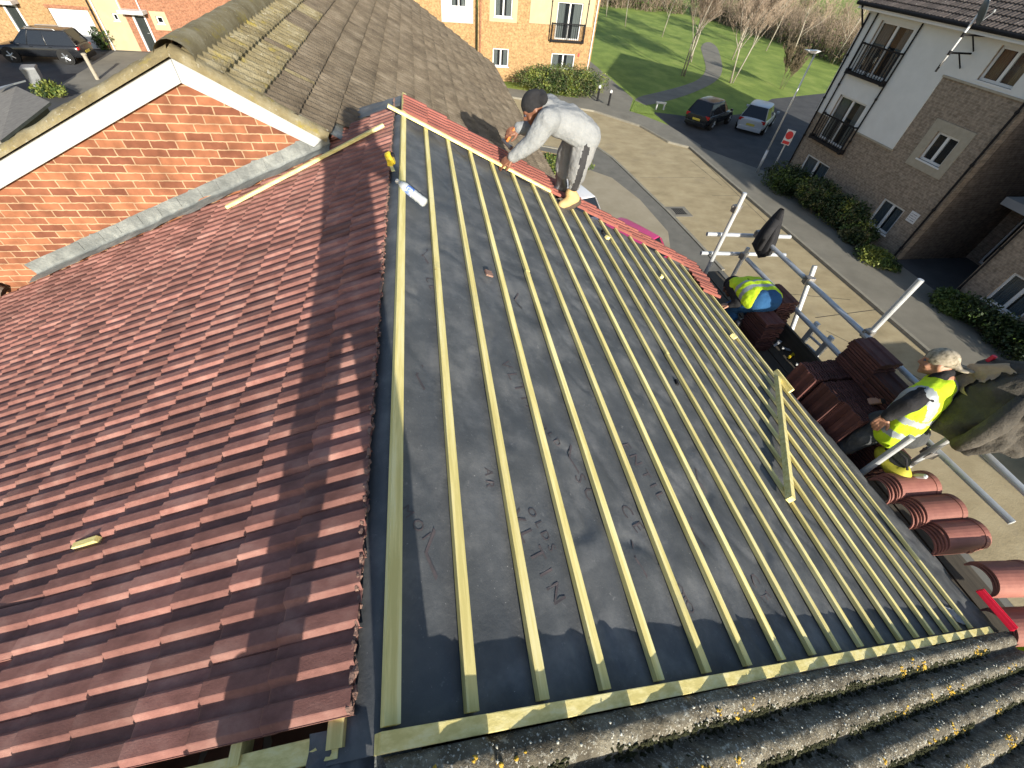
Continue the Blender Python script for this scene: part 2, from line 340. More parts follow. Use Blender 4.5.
# ------------------------------------------------------------------ mesh builder
class MB:
    def __init__(self):
        self.v, self.f, self.mi, self.t = [], [], [], []
    def add(self, vs, fs, mi=0, tint=0.5):
        o = len(self.v)
        self.v += [tuple(p) for p in vs]
        for f in fs:
            self.f.append([o + i for i in f])
            self.mi.append(mi)
            self.t.append(tint)
    def box(self, c, size, R=None, mi=0, tint=0.5, bev=0.0):
        sx, sy, sz = size[0] / 2, size[1] / 2, size[2] / 2
        vs = [Vector((x * sx, y * sy, z * sz)) for x in (-1, 1) for y in (-1, 1) for z in (-1, 1)]
        c = Vector(c)
        vs = [c + (R @ p if R else p) for p in vs]
        self.add(vs, [(0, 1, 3, 2), (4, 6, 7, 5), (0, 4, 5, 1), (2, 3, 7, 6), (0, 2, 6, 4), (1, 5, 7, 3)], mi, tint)
    def hexa(self, a, b, mi=0, tint=0.5):
        """two quads a[4], b[4] joined into a solid"""
        self.add(list(a) + list(b), [(3, 2, 1, 0), (4, 5, 6, 7), (0, 1, 5, 4), (1, 2, 6, 5), (2, 3, 7, 6), (3, 0, 4, 7)], mi, tint)
    def tube(self, p0, p1, r0, r1=None, n=10, mi=0, cap=True, tint=0.5):
        p0, p1 = Vector(p0), Vector(p1)
        r1 = r0 if r1 is None else r1
        d = (p1 - p0)
        if d.length < 1e-6: return
        d.normalize()
        a = d.orthogonal().normalized()
        b = d.cross(a)
        vs = []
        for p, r in ((p0, r0), (p1, r1)):
            for k in range(n):
                t = 2 * math.pi * k / n
                vs.append(p + (a * math.cos(t) + b * math.sin(t)) * r)
        fs = [(k, (k + 1) % n, n + (k + 1) % n, n + k) for k in range(n)]
        if cap:
            fs += [tuple(reversed(range(n))), tuple(range(n, 2 * n))]
        self.add(vs, fs, mi, tint)
    def path(self, pts, rs, n=8, mi=0):
        pts = [Vector(p) for p in pts]
        if not isinstance(rs, (list, tuple)): rs = [rs] * len(pts)
        vs, prev = [], None
        for i, p in enumerate(pts):
            d = (pts[min(i + 1, len(pts) - 1)] - pts[max(i - 1, 0)]).normalized()
            if prev is None: a = d.orthogonal().normalized()
            else:
                a = prev - d * prev.dot(d)
                a = a.normalized() if a.length > 1e-5 else d.orthogonal().normalized()
            prev = a
            b = d.cross(a)
            for k in range(n):
                t = 2 * math.pi * k / n
                vs.append(p + (a * math.cos(t) + b * math.sin(t)) * rs[i])
        fs = []
        for i in range(len(pts) - 1):
            for k in range(n):
                fs.append((i * n + k, i * n + (k + 1) % n, (i + 1) * n + (k + 1) % n, (i + 1) * n + k))
        fs += [tuple(reversed(range(n))), tuple(range((len(pts) - 1) * n, len(pts) * n))]
        self.add(vs, fs, mi)
    def lathe(self, prof, M4=None, n=16, mi=0, sx=1.0):
        vs = []
        for r, z in prof:
            for k in range(n):
                t = 2 * math.pi * k / n
                p = Vector((r * math.cos(t) * sx, r * math.sin(t), z))
                vs.append(M4 @ p if M4 else p)
        m = len(prof)
        fs = [(i * n + k, i * n + (k + 1) % n, (i + 1) * n + (k + 1) % n, (i + 1) * n + k) for i in range(m - 1) for k in range(n)]
        fs += [tuple(reversed(range(n))), tuple(range((m - 1) * n, m * n))]
        self.add(vs, fs, mi)
    def ball(self, c, r, n=8, mi=0, jit=0.0, sq=(1, 1, 1)):
        c = Vector(c)
        vs, m = [], max(4, n // 2)
        for i in range(m + 1):
            ph = math.pi * i / m
            for k in range(n):
                t = 2 * math.pi * k / n
                d = Vector((math.sin(ph) * math.cos(t) * sq[0], math.sin(ph) * math.sin(t) * sq[1], math.cos(ph) * sq[2]))
                vs.append(c + d * r * (1 + (random.uniform(-jit, jit) if 0 < i < m else 0)))
        fs = [(i * n + k, (i + 1) * n + k, (i + 1) * n + (k + 1) % n, i * n + (k + 1) % n) for i in range(m) for k in range(n)]
        self.add(vs, fs, mi)
    def prism(self, poly, n, depth, mi=0):
        """closed solid from a planar polygon pushed along n"""
        k = len(poly)
        poly = [Vector(p) for p in poly]
        n = Vector(n) * depth
        vs = poly + [p + n for p in poly]
        fs = [tuple(reversed(range(k))), tuple(range(k, 2 * k))] + [(i, (i + 1) % k, k + (i + 1) % k, k + i) for i in range(k)]
        self.add(vs, fs, mi)
    def grid(self, fn, nu, nv, mi=0, back=None):
        vs = [fn(i / nu, j / nv) for i in range(nu + 1) for j in range(nv + 1)]
        w = nv + 1
        fs = [(i * w + j, (i + 1) * w + j, (i + 1) * w + j + 1, i * w + j + 1) for i in range(nu) for j in range(nv)]
        self.add(vs, fs, mi)
    def build(self, name, mats, parent=None, smooth=False, fix=True, tint=False, bevel=0.0):
        me = bpy.data.meshes.new(name)
        me.from_pydata(self.v, [], self.f)
        if not isinstance(mats, (list, tuple)): mats = [mats]
        for m in mats: me.materials.append(MT[m] if isinstance(m, str) else m)
        if len(mats) > 1: me.polygons.foreach_set('material_index', self.mi)
        if tint:
            at = me.attributes.new('tint', 'FLOAT', 'FACE')
            at.data.foreach_set('value', self.t)
        if fix:
            bm = bmesh.new()
            bm.from_mesh(me)
            bmesh.ops.recalc_face_normals(bm, faces=bm.faces)
            if bevel > 0:
                bmesh.ops.bevel(bm, geom=[e for e in bm.edges if len(e.link_faces) == 2 and e.calc_face_angle(0) > 0.6], offset=bevel, segments=2, affect='EDGES', profile=0.7)
            bm.to_mesh(me)
            bm.free()
        if smooth: me.shade_smooth()
        me.update()
        o = bpy.data.objects.new(name, me)
        col.objects.link(o)
        if parent is not None: o.parent = parent
        return o

def tag(o, label=None, cat=None, group=None, kind=None):
    if label: o['label'] = label
    if cat: o['category'] = cat
    if cat and not kind and label: o['kind'] = 'thing'
    if group: o['group'] = group
    if kind: o['kind'] = kind
    return o
def empty(name, label, cat, group=None):
    o = bpy.data.objects.new(name, None)
    o.empty_display_size = 0.2
    col.objects.link(o)
    return tag(o, label, cat, group)
def copy_tree(o, parent=None):
    c = o.copy()
    col.objects.link(c)
    if parent is not None: c.parent = parent
    for ch in [x for x in sc.objects if x.parent == o]:
        copy_tree(ch, c)
    return c
def fbm(x, y, z=0.0, o=3):
    return noise.fractal(Vector((x, y, z)), 1.0, 2.0, o)

# ================================================================== roofs
S_BAT = [0.0, 0.196, 0.402, 0.621, 0.85, 1.083, 1.319, 1.552, 1.787, 2.01, 2.232, 2.458, 2.685, 2.906, 3.133, 3.36, 3.585, 3.808]
# profile of one flat double-roll tile (y offset 0..1 over two rolls, height)
def tile_profile(W):
    p = []
    for k in (0, 1):
        o = k * 0.5
        p += [(o + 0.0, 0.0), (o + 0.01, 0.0008), (o + 0.085, 0.0140), (o + 0.100, 0.0155), (o + 0.29, 0.0135), (o + 0.312, 0.0115), (o + 0.335, 0.001)]
    p[0] = (0.0, 0.002)
    p.append((1.0, 0.0))
    return [(a * W, h) for a, h in p]
def add_tile(mb, S, s0, s1, y0, W, hu, hl, tint, jit=0.0015, thick=0.011, flip=1):
    prof = tile_profile(W)
    dy, ds = random.uniform(-jit, jit), random.uniform(-jit, jit) * 1.6
    tilt = random.uniform(-jit, jit)
    n = len(prof)
    vs = []
    for (s, h0) in ((s0, hu), (s1 - 0.004, hl), (s1, hl - 0.002), (s1 + 0.0005, hl - thick)):
        for k, (yy, h) in enumerate(prof):
            top = h if h0 > hl - thick + 1e-6 else h * 0.9
            vs.append(S(s + ds, y0 + dy + yy, h0 + top + tilt * (k / n - 0.5) * 2))
    fs = []
    for r in range(3):
        for k in range(n - 1):
            fs.append((r * n + k, r * n + k + 1, (r + 1) * n + k + 1, (r + 1) * n + k))
    # ends along the verge
    e0 = len(vs)
    for k in (0, n - 1):
        yy = prof[k][0]
        vs += [S(s0 + ds, y0 + dy + yy, hu - thick), S(s1 + ds, y0 + dy + yy, hl - thick)]
    fs.append((0, n, 2 * n, e0 + 1, e0))
    fs.append((n - 1, 2 * n - 1, 3 * n - 1, e0 + 3, e0 + 2))
    mb.add(vs, fs, 0, tint)

# ------------------------------------------------------------------ the house being re-roofed
house = empty('terraced_house', 'terraced house with half stripped pitched roof, black felt and pale battens on its right slope', 'house')
m = MB()
m.prism([(-3.75, 0.02, GZ), (3.42, 0.02, GZ), (3.42, 0.02, -1.78), (0, 0.02, -0.10), (-3.75, 0.02, -1.68)], (0, 1, 0), 3.9)
m.build('wall', 'brick_side', house)

# left slope: finished red tiles
GL, WL = 0.196, 0.171
m = MB()
NC, NY = 22, 25
for i in range(NC):
    s0 = 0.076 + (i - 1) * GL if i else 0.055
    s0 = 0.07 + i * GL
    for j in range(NY):
        y0 = 0.045 + j * WL
        if y0 + WL > 4.62: continue
        if y0 > 3.80 and s0 > 0.62: continue
        t = 0.5 + 0.5 * fbm(i * 0.9 + 3, j * 0.8, 5.0, 2) + random.uniform(-0.28, 0.28)
        if i == 6 and j == 2:  # one tile lifted on a wedge
            add_tile(m, slope_l, s0 - 0.012, s0 + GL + 0.012, y0, WL, 0.020, 0.046, t)
        else:
            add_tile(m, slope_l, s0 - 0.012, s0 + GL + 0.012, y0, WL, 0.013, 0.0265, min(1, max(0, t)))
tiles_l = m.build('roof_tiles', 'tile_red', house, fix=False, tint=True)
m = MB()   # broken bedding along the ridge edge of the tiles
rr = random.Random(4)
y = 0.05
while y < 4.55:
    w = rr.uniform(0.006, 0.022)
    m.ball(slope_l(0.066 + rr.uniform(-0.006, 0.004), y, 0.012 + rr.uniform(-0.004, 0.01)), rr.uniform(0.004, 0.009), 6, jit=0.4, sq=(1, 1.8, 0.8))
    y += w
m.build('mortar_edge', 'mortar', house)

# felt underlay
def felt_h(s, y):
    sag = -0.006 * (0.5 - 0.5 * math.cos(2 * math.pi * y / 0.42))
    lap = sum(0.0045 * max(0.0, 1 - abs(s - q - 0.03 * fbm(y * 1.5, q, 4)) / 0.012) for q in (0.74, 1.68, 2.62, 3.48))
    h = lap + 0.008 * fbm(s * 4, y * 2.2, 1.0, 3) - 0.009 * max(0, 1 - abs(fbm(s * 3.2 + y, y * 1.4, 12.0, 2)) * 9) + 0.010 * math.sin(y * 9 + 3 * fbm(s * 1.5, y * 0.8, 2.0)) * fbm(s * 0.7 + 4, y * 0.7, 7.0, 2) - 0.004 * abs(fbm(s * 2.5 + 2 * y, y * 1.2 - s, 9.0, 2))
    near = min((abs(s - b - 0.019) for b in S_BAT))
    k = min(1, near / 0.06)
    return -0.004 + (h + sag) * k
def felt_pt(s, y):
    if s < 0:
        return slope_l(-s, y, -0.002 + 0.004 * fbm(s * 20, y * 2.5, 3, 2))
    sd_ = 3.90 if s > 3.8 else 9
    if s > sd_:   # drapes over the gutter, flaring towards the near corner
        sl_ = max(3.905, 4.36 - 0.18 * y)
        f = (s - sd_) / 0.30
        s2 = sd_ + f * (sl_ + 0.24 - sd_)
        if s2 <= sl_: return slope_r(s2, y, felt_h(s2, y) + 0.014 * f * fbm(y * 3, s2 * 4, 5, 3))
        e = s2 - sl_
        base = slope_r(sl_, y, felt_h(sl_, y))
        w = 0.03 * fbm(y * 2.2, 9, 1, 3)
        a = min(1.0, e / 0.12)
        ang = PR + a * a * rad(38)
        return base + Vector((math.cos(ang) * e, 0, -math.sin(ang) * e)) + Vector((0.4, 0, 1)) * w * a
    return slope_r(s, y, felt_h(s, y))
m = MB()
m.grid(lambda u, v: felt_pt(-0.13 + u * 4.33, -0.03 + v * 4.14), 260, 240)
felt = m.build('roofing_felt', 'felt', house, smooth=True, fix=False)
sol = None
# felt lapped up to the next roof at the far end of the ridge
m = MB()
m.grid(lambda u, v: Vector((-0.50 + u * 0.56, 4.52 + v * 0.30 - 0.10 * u * v, -0.045 - abs(-0.50 + u * 0.56) * 0.33 + 0.012 * fbm(u * 3, v * 3, 2) + 0.02 * v)), 14, 10)
m.build('felt_flap', 'felt', house, smooth=True, fix=False)
# rumpled felt and lead at the near corner
m = MB()
m.grid(lambda u, v: Vector((-0.16 + u * 0.20, -0.17 + v * 0.20, -0.055 + 0.018 * fbm(u * 4, v * 4, 6, 3) + 0.035 * u)), 20, 20)
m.build('felt_flap', 'felt', house, smooth=True, fix=False)
m = MB()
m.grid(lambda u, v: slope_r(-0.012 + u * 0.10, -0.14 + v * 0.11, 0.012 + 0.006 * fbm(u * 3, v * 4, 3)), 10, 10)
m.build('lead_patch', 'lead', house, smooth=True, fix=False)

# printed lettering on the felt follows its surface
def felt_print(body, s, y, size, rot, flip=False, name='printed_lettering'):
    cu = bpy.data.curves.new('txt', 'FONT')
    cu.body = body
    cu.size = size
    cu.resolution_u = 2
    o = bpy.data.objects.new('txt', cu)
    col.objects.link(o)
    dg = bpy.context.evaluated_depsgraph_get()
    me = bpy.data.meshes.new_from_object(o.evaluated_get(dg))
    bpy.data.objects.remove(o)
    bm = bmesh.new()
    bm.from_mesh(me)
    bmesh.ops.triangulate(bm, faces=bm.faces)
    c, sn = math.cos(rot), math.sin(rot)
    for v in bm.verts:
        x, yy = v.co.x, v.co.y
        a, b_ = x * c - yy * sn, x * sn + yy * c
        ss, y2 = s + a, y + b_
        v.co = slope_r(ss, y2, felt_h(ss, y2) + 0.0016)
    bm.to_mesh(me)
    bm.free()
    me.materials.clear()
    me.materials.append(MT['felt_print'])
    t = bpy.data.objects.new(name, me)
    col.objects.link(t)
    t.parent = house
    return t
for (body, px, py, size, rot) in [('V L T I N', 508, 512, 0.085, -1.18), ('O L D S', 527, 508, 0.05, -1.18), ('M O I', 400, 508, 0.05, -0.9), ('E N T I L', 622, 443, 0.085, -1.2),
                                  ('C E', 621, 505, 0.085, -1.2), ('S C', 575, 475, 0.085, -1.2), ('O L D', 540, 423, 0.05, -1.0), ('A R', 485, 467, 0.05, -1.57),
                                  ('V L T I N', 500, 360, 0.085, -1.2), ('C E', 425, 275, 0.07, -1.3), ('O O', 675, 585, 0.06, -1.2), ('C E', 750, 575, 0.085, -1.2), ('V L T', 655, 560, 0.085, -1.2)]:
    s, y = sr_px(px, py)
    felt_print(body, s, y, size, rot)
for (px, py) in [(436, 552), (424, 375), (428, 255), (575, 458), (640, 558), (702, 480), (700, 530), (520, 300), (560, 265)]:
    s, y = sr_px(px, py)
    m = MB()
    for q in (0,):
        w = 0.032
        pts = [(s - w, y), (s, y + w * 2.4), (s + w * 0.2, y + w * 2.0), (s - w * 0.72, y)]
        m.add([slope_r(a, b_, felt_h(a, b_) + 0.0016) for a, b_ in pts], [(0, 1, 2, 3)])
        pts = [(s - w, y), (s, y - w * 2.4), (s + w * 0.2, y - w * 2.0), (s - w * 0.72, y)]
        m.add([slope_r(a, b_, felt_h(a, b_) + 0.0016) for a, b_ in pts], [(0, 3, 2, 1)])
    m.build('printed_mark', 'felt_print', house, fix=False)

def slope_bar(mb, s0, y0, s1, y1, w, h0, h1, wob=0.0, S=slope_r, segs=10):
    """a straight timber lying on a slope, sawn square"""
    d = Vector((s1 - s0, y1 - y0))
    L_ = d.length
    d /= L_
    nrm = Vector((-d.y, d.x))
    rows = []
    ph = random.uniform(0, 9)
    for k in range(segs + 1):
        t = k / segs
        off = wob * math.sin(ph + t * 5.5)
        hw = wob * 0.5 * math.sin(ph * 1.7 + t * 7)
        p = Vector((s0, y0)) + d * (L_ * t) + nrm * off
        a, b_ = p - nrm * w / 2, p + nrm * w / 2
        rows.append([S(a.x, a.y, h0), S(b_.x, b_.y, h0), S(b_.x, b_.y, h1 + hw), S(a.x, a.y, h1 + hw)])
    vs = [q for r in rows for q in r]
    fs = []
    for k in range(segs):
        for e in range(4):
            fs.append((k * 4 + e, k * 4 + (e + 1) % 4, (k + 1) * 4 + (e + 1) % 4, (k + 1) * 4 + e))
    fs += [(3, 2, 1, 0), tuple(segs * 4 + e for e in range(4))]
    mb.add(vs, fs)
for i, s in enumerate(S_BAT):
    m = MB()
    y_end = 4.10
    c = s + 0.0185
    if i in (4, 9, 13):   # butt joint of two lengths
        yj = 1.9 + 0.35 * (i % 3)
        slope_bar(m, c - 0.003, 0.012, c - 0.001, yj - 0.004, 0.032, 0.0, 0.021, 0.001)
        slope_bar(m, c + 0.004, yj + 0.002, c, y_end, 0.032, 0.0, 0.021, 0.001)
    else:
        slope_bar(m, c + random.uniform(-.0015, .0015), 0.012, c, y_end if i else 4.62, 0.032 if i else 0.036, 0.0, 0.021 if i else 0.030, 0.0006)
    m.build('batten', 'wood_y', house, bevel=0.0015)
m = MB()
slope_bar(m, -0.012, -0.015, 4.055, -0.015, 0.036, 0.002, 0.047, 0.001)
m.build('verge_timber', 'wood_x', house, bevel=0.002)
m = MB()
a, b_ = sr_px(388, 104, 0.05), sr_px(551, 190, 0.05)
slope_bar(m, a[0], a[1], b_[0], b_[1], 0.036, 0.028, 0.05, 0.001)
m.build('verge_batten', 'wood_x', house, bevel=0.0015)
m = MB()
slope_bar(m, 0.10, 0.0, 1.9, 0.0, 0.045, -0.05, 0.0, 0.001, S=slope_l)
m.build('verge_timber', 'wood_x', house, bevel=0.002)
m = MB()
slope_bar(m, 0.085, 0.03, 0.125, 0.03, 0.07, -0.05, 0.008, 0.0, S=slope_l, segs=2)
m.build('batten_end', 'wood_y', house)
for s in (0.35, 0.75, 1.2):
    m = MB()
    slope_bar(m, s, 0.03, s + 0.03, 0.03, 0.05, -0.03, 0.006, 0.0, S=slope_l, segs=2)
    m.build('batten_end', 'wood_y', house)
# the first tiles laid at the far verge
m = MB()
for i in range(18):
    s0 = S_BAT[i] + 0.005
    s1 = (S_BAT[i + 1] if i < 17 else 4.02) + 0.03
    y0, n = (4.10, 3) if i < 8 else (4.085, 2)
    y0 += (0.004 * (i % 2))
    for j in range(n):
        add_tile(m, slope_r, s0, s1, y0 + j * WL * 0.93, WL * 0.95, 0.026, 0.040, random.random(), jit=0.0025)
m.build('verge_tiles', 'tile_new', house, fix=False, tint=True)
# a few eaves tiles left at the far low corner
m = MB()
for k in range(4):
    add_tile(m, slope_r, 3.62 + 0.02 * k, 3.93 + 0.02 * k, 3.55 + k * 0.12, WL * 0.9, 0.03, 0.045 + 0.006 * k, random.random(), jit=0.01)
m.build('eaves_tiles', 'tile_new', house, fix=False, tint=True)
m = MB()
m.box((3.46, 2.0, -1.90), (0.02, 4.0, 0.17))
m.build('fascia', 'upvc', house)
m = MB()
n = 10
def gut(u, v):
    t = math.pi * u
    return Vector((3.535 - 0.056 * math.cos(t), 0.0 + 4.1 * v, -1.84 - 0.056 * math.sin(t)))
m.grid(gut, 10, 4)
m.grid(lambda u, v: gut(u, v) + Vector((0.004 * -math.cos(math.pi * u), 0, -0.004 * math.sin(math.pi * u))), 10, 4)
m.build('gutter', 'black_metal', house, smooth=True, fix=False)

# ------------------------------------------------------------------ neighbour with the weathered roof, nearest the camera
near = empty('neighbouring_house', 'nearest house with weathered rounded roof tiles, grey with moss and orange lichen', 'house')
PIT = 0.1155
def old_h(d):
    """height of the bold-roll profile, d = distance from the verge"""
    f = (d - 0.042) / PIT
    f -= round(f)
    a = abs(f) / 0.40
    return 0.046 * math.sqrt(max(0.0, 1 - a * a)) ** 1.15 if a < 1 else 0.0
def old_roof(S, s_max, y_top, y_bot, gauge, hb, seed, dens=8, ks=5):
    mb = MB()
    nd = int((y_top - y_bot) / PIT * dens)
    rng = random.Random(seed)
    nc = int(s_max / gauge)
    for i in range(nc):
        s0, s1 = i * gauge, (i + 1) * gauge
        rows = [(s0 + (s1 - s0) * k / ks, hb + 0.024 * k / ks, 1.0) for k in range(ks)] + [(s1 - 0.006, hb + 0.0235, 1.0), (s1 + 0.004, hb + 0.0195, 1.0), (s1 + 0.006, hb - 0.006, 0.85)]
        ofs = [rng.uniform(-0.004, 0.004) for _ in range(nd // (2 * dens) + 2)]
        vs, tn = [], []
        for (s, h, kk) in rows:
            for j in range(nd + 1):
                d = (y_top - y_bot) * j / nd
                c = int(d / (2 * PIT))
                rough = 0.005 * fbm(s * 9, d * 9, seed, 3) + 0.004 * fbm(s * 45, d * 45, seed + 3, 3)
                vs.append(S(s + ofs[c] + 0.004 * fbm(d * 12, i * 3.1, seed), y_top - d, h + old_h(d) * kk + rough))
        w = nd + 1
        tint = [rng.random() for _ in range(nd // (2 * dens) + 2)]
        for r in range(len(rows) - 1):
            for j in range(nd):
                o = len(mb.v)
                mb.f.append((r * w + j + o, r * w + j + 1 + o, (r + 1) * w + j + 1 + o, (r + 1) * w + j + o))
                mb.mi.append(0)
                mb.t.append(tint[int(j / (2 * dens))])
        mb.v += [tuple(p) for p in vs]
        # verge side so the roll has thickness
        o = len(mb.v)
        for (s, h, kk) in rows:
            mb.v += [tuple(S(s, y_top, h + 0.012)), tuple(S(s, y_top + 0.002, h - 0.03))]
        for r in range(len(rows) - 1):
            mb.f.append((o + 2 * r, o + 2 * r + 1, o + 2 * r + 3, o + 2 * r + 2))
            mb.mi.append(0)
            mb.t.append(0.5)
    return mb
G_OLD = 0.226
old_roof(slope_r, 4.30, -0.037, -3.2, G_OLD, 0.008, 5, dens=10, ks=7).build('roof_tiles', 'old_tile', near, smooth=True, fix=False, tint=True)
for p in near.children: pass
old_roof(slope_l, 4.0, -0.10, -3.2, G_OLD, 0.004, 8, dens=6, ks=2).build('roof_tiles', 'old_tile', near, smooth=True, fix=False, tint=True)
m = MB()
for k in range(9):
    y = -0.35 - k * 0.32
    m.grid(lambda u, v: Vector((0.11 * math.cos(math.pi * u), y - 0.33 * v, -0.02 + 0.10 * math.sin(math.pi * u) + 0.006 * (1 - v))), 10, 2)
m.build('ridge_tiles', 'old_tile', near, smooth=True, fix=False)
m = MB()
m.prism([(-3.6, -3.2, GZ), (3.42, -3.2, GZ), (3.42, -3.2, -1.80), (0, -3.2, -0.12), (-3.6, -3.2, -1.66)], (0, 1, 0), 3.12)
m.build('wall', 'brick_side', near)
m = MB()
rng = random.Random(21)
lich, lw = MB(), MB()
for row in range(7):
    for k in range(2600 if row < 3 else 700):
        s = rng.uniform(0.05, 4.1)
        if fbm(s * 1.4, row * 2.2, 4, 2) + 0.25 * fbm(s * 7, row, 1, 2) < (-0.35 if row < 3 else -0.05): continue
        c = -0.037 - 0.042 - row * PIT
        d = 0.024 + 0.010 * fbm(s * 5, row * 3.3, 2, 3) + abs(rng.gauss(0, 0.018))
        y = c - d
        hh = old_h(-0.037 - y)
        r = rng.uniform(0.003, 0.009) * (0.6 if d < 0.034 else 1.0)
        m.ball(slope_r(s, y, 0.006 + 0.024 * ((s / G_OLD) % 1) + hh), r, 6, jit=0.5, sq=(1.2, 0.9, 1.0))
        if rng.random() < 0.3:
            m.tube(slope_r(s, y, 0.008 + 0.024 * ((s / G_OLD) % 1) + hh), slope_r(s + rng.uniform(-.004, .012), y - r * 1.8, 0.008 + 0.024 * ((s / G_OLD) % 1) + hh * 0.6), r * 0.7, r * 0.2, 5)
    for k in range(110):
        s = rng.uniform(0.05, 4.1)
        if fbm(s * 2.2 + 7, row * 1.2, 8, 2) < 0.14: continue
        y = -0.037 - 0.042 - row * PIT - rng.uniform(-0.01, 0.045)
        hh = old_h(-0.037 - y)
        for q in range(rng.randint(2, 6)):
            a, b_ = s + rng.uniform(-.014, .014), y + rng.uniform(-.008, .008)
            lich.ball(slope_r(a, b_, 0.008 + 0.024 * ((a / G_OLD) % 1) + old_h(-0.037 - b_)), rng.uniform(0.0025, 0.0065), 6, jit=0.4, sq=(1, 1, 0.6))
    for k in range(420):
        s = rng.uniform(0.05, 4.1)
        y = -0.037 - 0.042 - row * PIT - rng.uniform(-0.03, 0.03)
        lw.ball(slope_r(s, y, 0.008 + old_h(-0.037 - y) + 0.024 * ((s / G_OLD) % 1)), rng.uniform(0.001, 0.0042), 5, jit=0.4, sq=(1, 1.1, 0.5))
tag(m.build('moss', 'moss', near, smooth=True), kind='stuff')
tag(lich.build('orange_lichen', 'lichen', near, smooth=True), kind='stuff')
tag(lw.build('pale_lichen', 'lichen_w', near, smooth=True), kind='stuff')

# ------------------------------------------------------------------ far neighbour: brick gable and brown roof
YG = 3.93
far = empty('gable_house', 'house beyond with orange brick gable, white bargeboards and mossy brown tiled roof', 'house')
AP = on_y(170, 47, YG - 0.03)
PF = rad(30)
def slope_f(s, y, h=0.0):
    return Vector((AP.x + s * math.cos(PF) + h * math.sin(PF), y, AP.z - s * math.sin(PF) + h * math.cos(PF)))
YF_END = 15.4
m = MB()
GF = 0.25
for i in range(18):
    s0, s1 = 0.05 + i * GF, 0.05 + (i + 1) * GF + 0.012
    if s1 > 4.46: s1 = 4.46
    y_a = YG - 0.06 if i < 4 else 4.2
    n = int((YF_END - y_a) / 0.115)
    per = 6
    cols_ = [y_a + (YF_END - y_a) * k / (n * per) for k in range(n * per + 1)]
    vs = []
    for (s, h) in ((s0, 0.0), ((s0 + s1) / 2, 0.014), (s1, 0.030), (s1 + 0.002, 0.0)):
        for y in cols_:
            f = (y / 0.115) % 1
            rl = 0.026 * max(0, math.sin(math.pi * min(1, f / 0.6))) ** 0.7
            vs.append(slope_f(s + 0.006 * fbm(y * 3, i * 1.7, 1, 2), y, h + rl + 0.006 * fbm(s * 7, y * 7, 3, 2)))
    w = len(cols_)
    for r in range(3):
        for k in range(w - 1):
            o = len(m.v)
            m.f.append((o + r * w + k, o + r * w + k + 1, o + (r + 1) * w + k + 1, o + (r + 1) * w + k))
            mossy = 1 if (i + fbm(i * 0.3, cols_[k] * 0.8, 2, 2) * 2.2 + cols_[k] * 0.06) < 1.3 else 0
            m.mi.append(mossy)
            m.t.append((math.sin(k // 12 * 12.9898 + i * 78.233) * 43758.5453) % 1.0)
    m.v += [tuple(p) for p in vs]
m.build('roof_tiles', ['far_tile', 'far_tile_moss'], far, smooth=True, fix=False, tint=True)
m = MB()
for k in range(35):
    y = YG - 0.08 + k * 0.33
    m.grid(lambda u, v: Vector((AP.x + 0.02 + 0.125 * math.cos(math.pi * u), y + 0.335 * v, AP.z - 0.07 + (0.125 + 0.01 * v) * math.sin(math.pi * u) + 0.008 * fbm(u * 3, y * 4 + v, 2, 2))), 10, 3)
m.build('ridge_tiles', 'far_tile_moss', far, smooth=True, fix=False)
# left slope of that roof (seen edge on)
LB = on_y(0, 150, YG - 0.03)
dl = Vector((LB.x - AP.x, 0, LB.z - AP.z)).normalized()
nl = Vector((dl.z, 0, -dl.x))
if nl.z < 0: nl = -nl
m = MB()
m.grid(lambda u, v: Vector((AP.x, 0, AP.z)) + dl * (0.02 + 4.2 * u) + Vector((0, YG - 0.05 + (YF_END - YG) * v, 0)) + nl * (-0.03 + 0.02 * abs(math.sin(v * 300))), 20, 300)
m.build('roof_tiles', 'far_tile', far, fix=False)
# bedded verge: lumpy mossy edge above the boards
m = MB()
def verge(p0, d, L_, n_):
    def fn(u, v):
        a = math.pi * v
        lump = 0.012 * fbm(u * L_ * 6, v * 3, 4, 3)
        return p0 + d * (u * L_) + Vector((0, YG - 0.03 + 0.075 * -math.cos(a), 0)) + Vector((n_.x, 0, n_.z)) * (0.0 + (0.06 + lump) * math.sin(a) - 0.035)
    return fn
m.grid(verge(Vector((AP.x, 0, AP.z)), dl, 4.3, nl), 120, 8)
dr = Vector((math.cos(PF), 0, -math.sin(PF)))
nr = Vector((math.sin(PF), 0, math.cos(PF)))
m.grid(verge(Vector((AP.x, 0, AP.z)), dr, 1.05, nr), 50, 8)
m.build('verge_mortar', 'far_tile_moss', far, smooth=True, fix=False)
# bargeboards
def yq(pts, y): return [on_y(px, py, y) for px, py in pts]
def extend(a, b, k): return b + (b - a) * k
yb = YG - 0.05
tA, tL, bA, bL = yq([(170, 58), (0, 160), (181, 83), (0, 189)], yb)
tR, bR = yq([(323, 139), (314, 147)], yb)
m = MB()
m.prism([tA, extend(tA, tL, 1.2), extend(bA, bL, 1.2), bA], (0, 1, 0), 0.03)
m.build('bargeboard', 'board', far, bevel=0.002)
m = MB()
off = Vector((0.003, 0, -0.001))
m.prism([tA + off, bA + off, bR, tR], (0, 1, 0), 0.03)
m.build('bargeboard', 'board', far, bevel=0.002)
m = MB()
m.prism([bA + Vector((0, .03, 0)), bA + Vector((-.0, .03, 0.05)), extend(bA, bL, 1.2) + Vector((0, .03, 0.05)), extend(bA, bL, 1.2) + Vector((0, .03, 0))], (0, 1, 0), 0.05)
m.build('soffit', 'soffit', far)
apx = Vector((bA.x, YG, bA.z + 0.04))
m = MB()
lw_ = extend(bA, bL, 1.2)
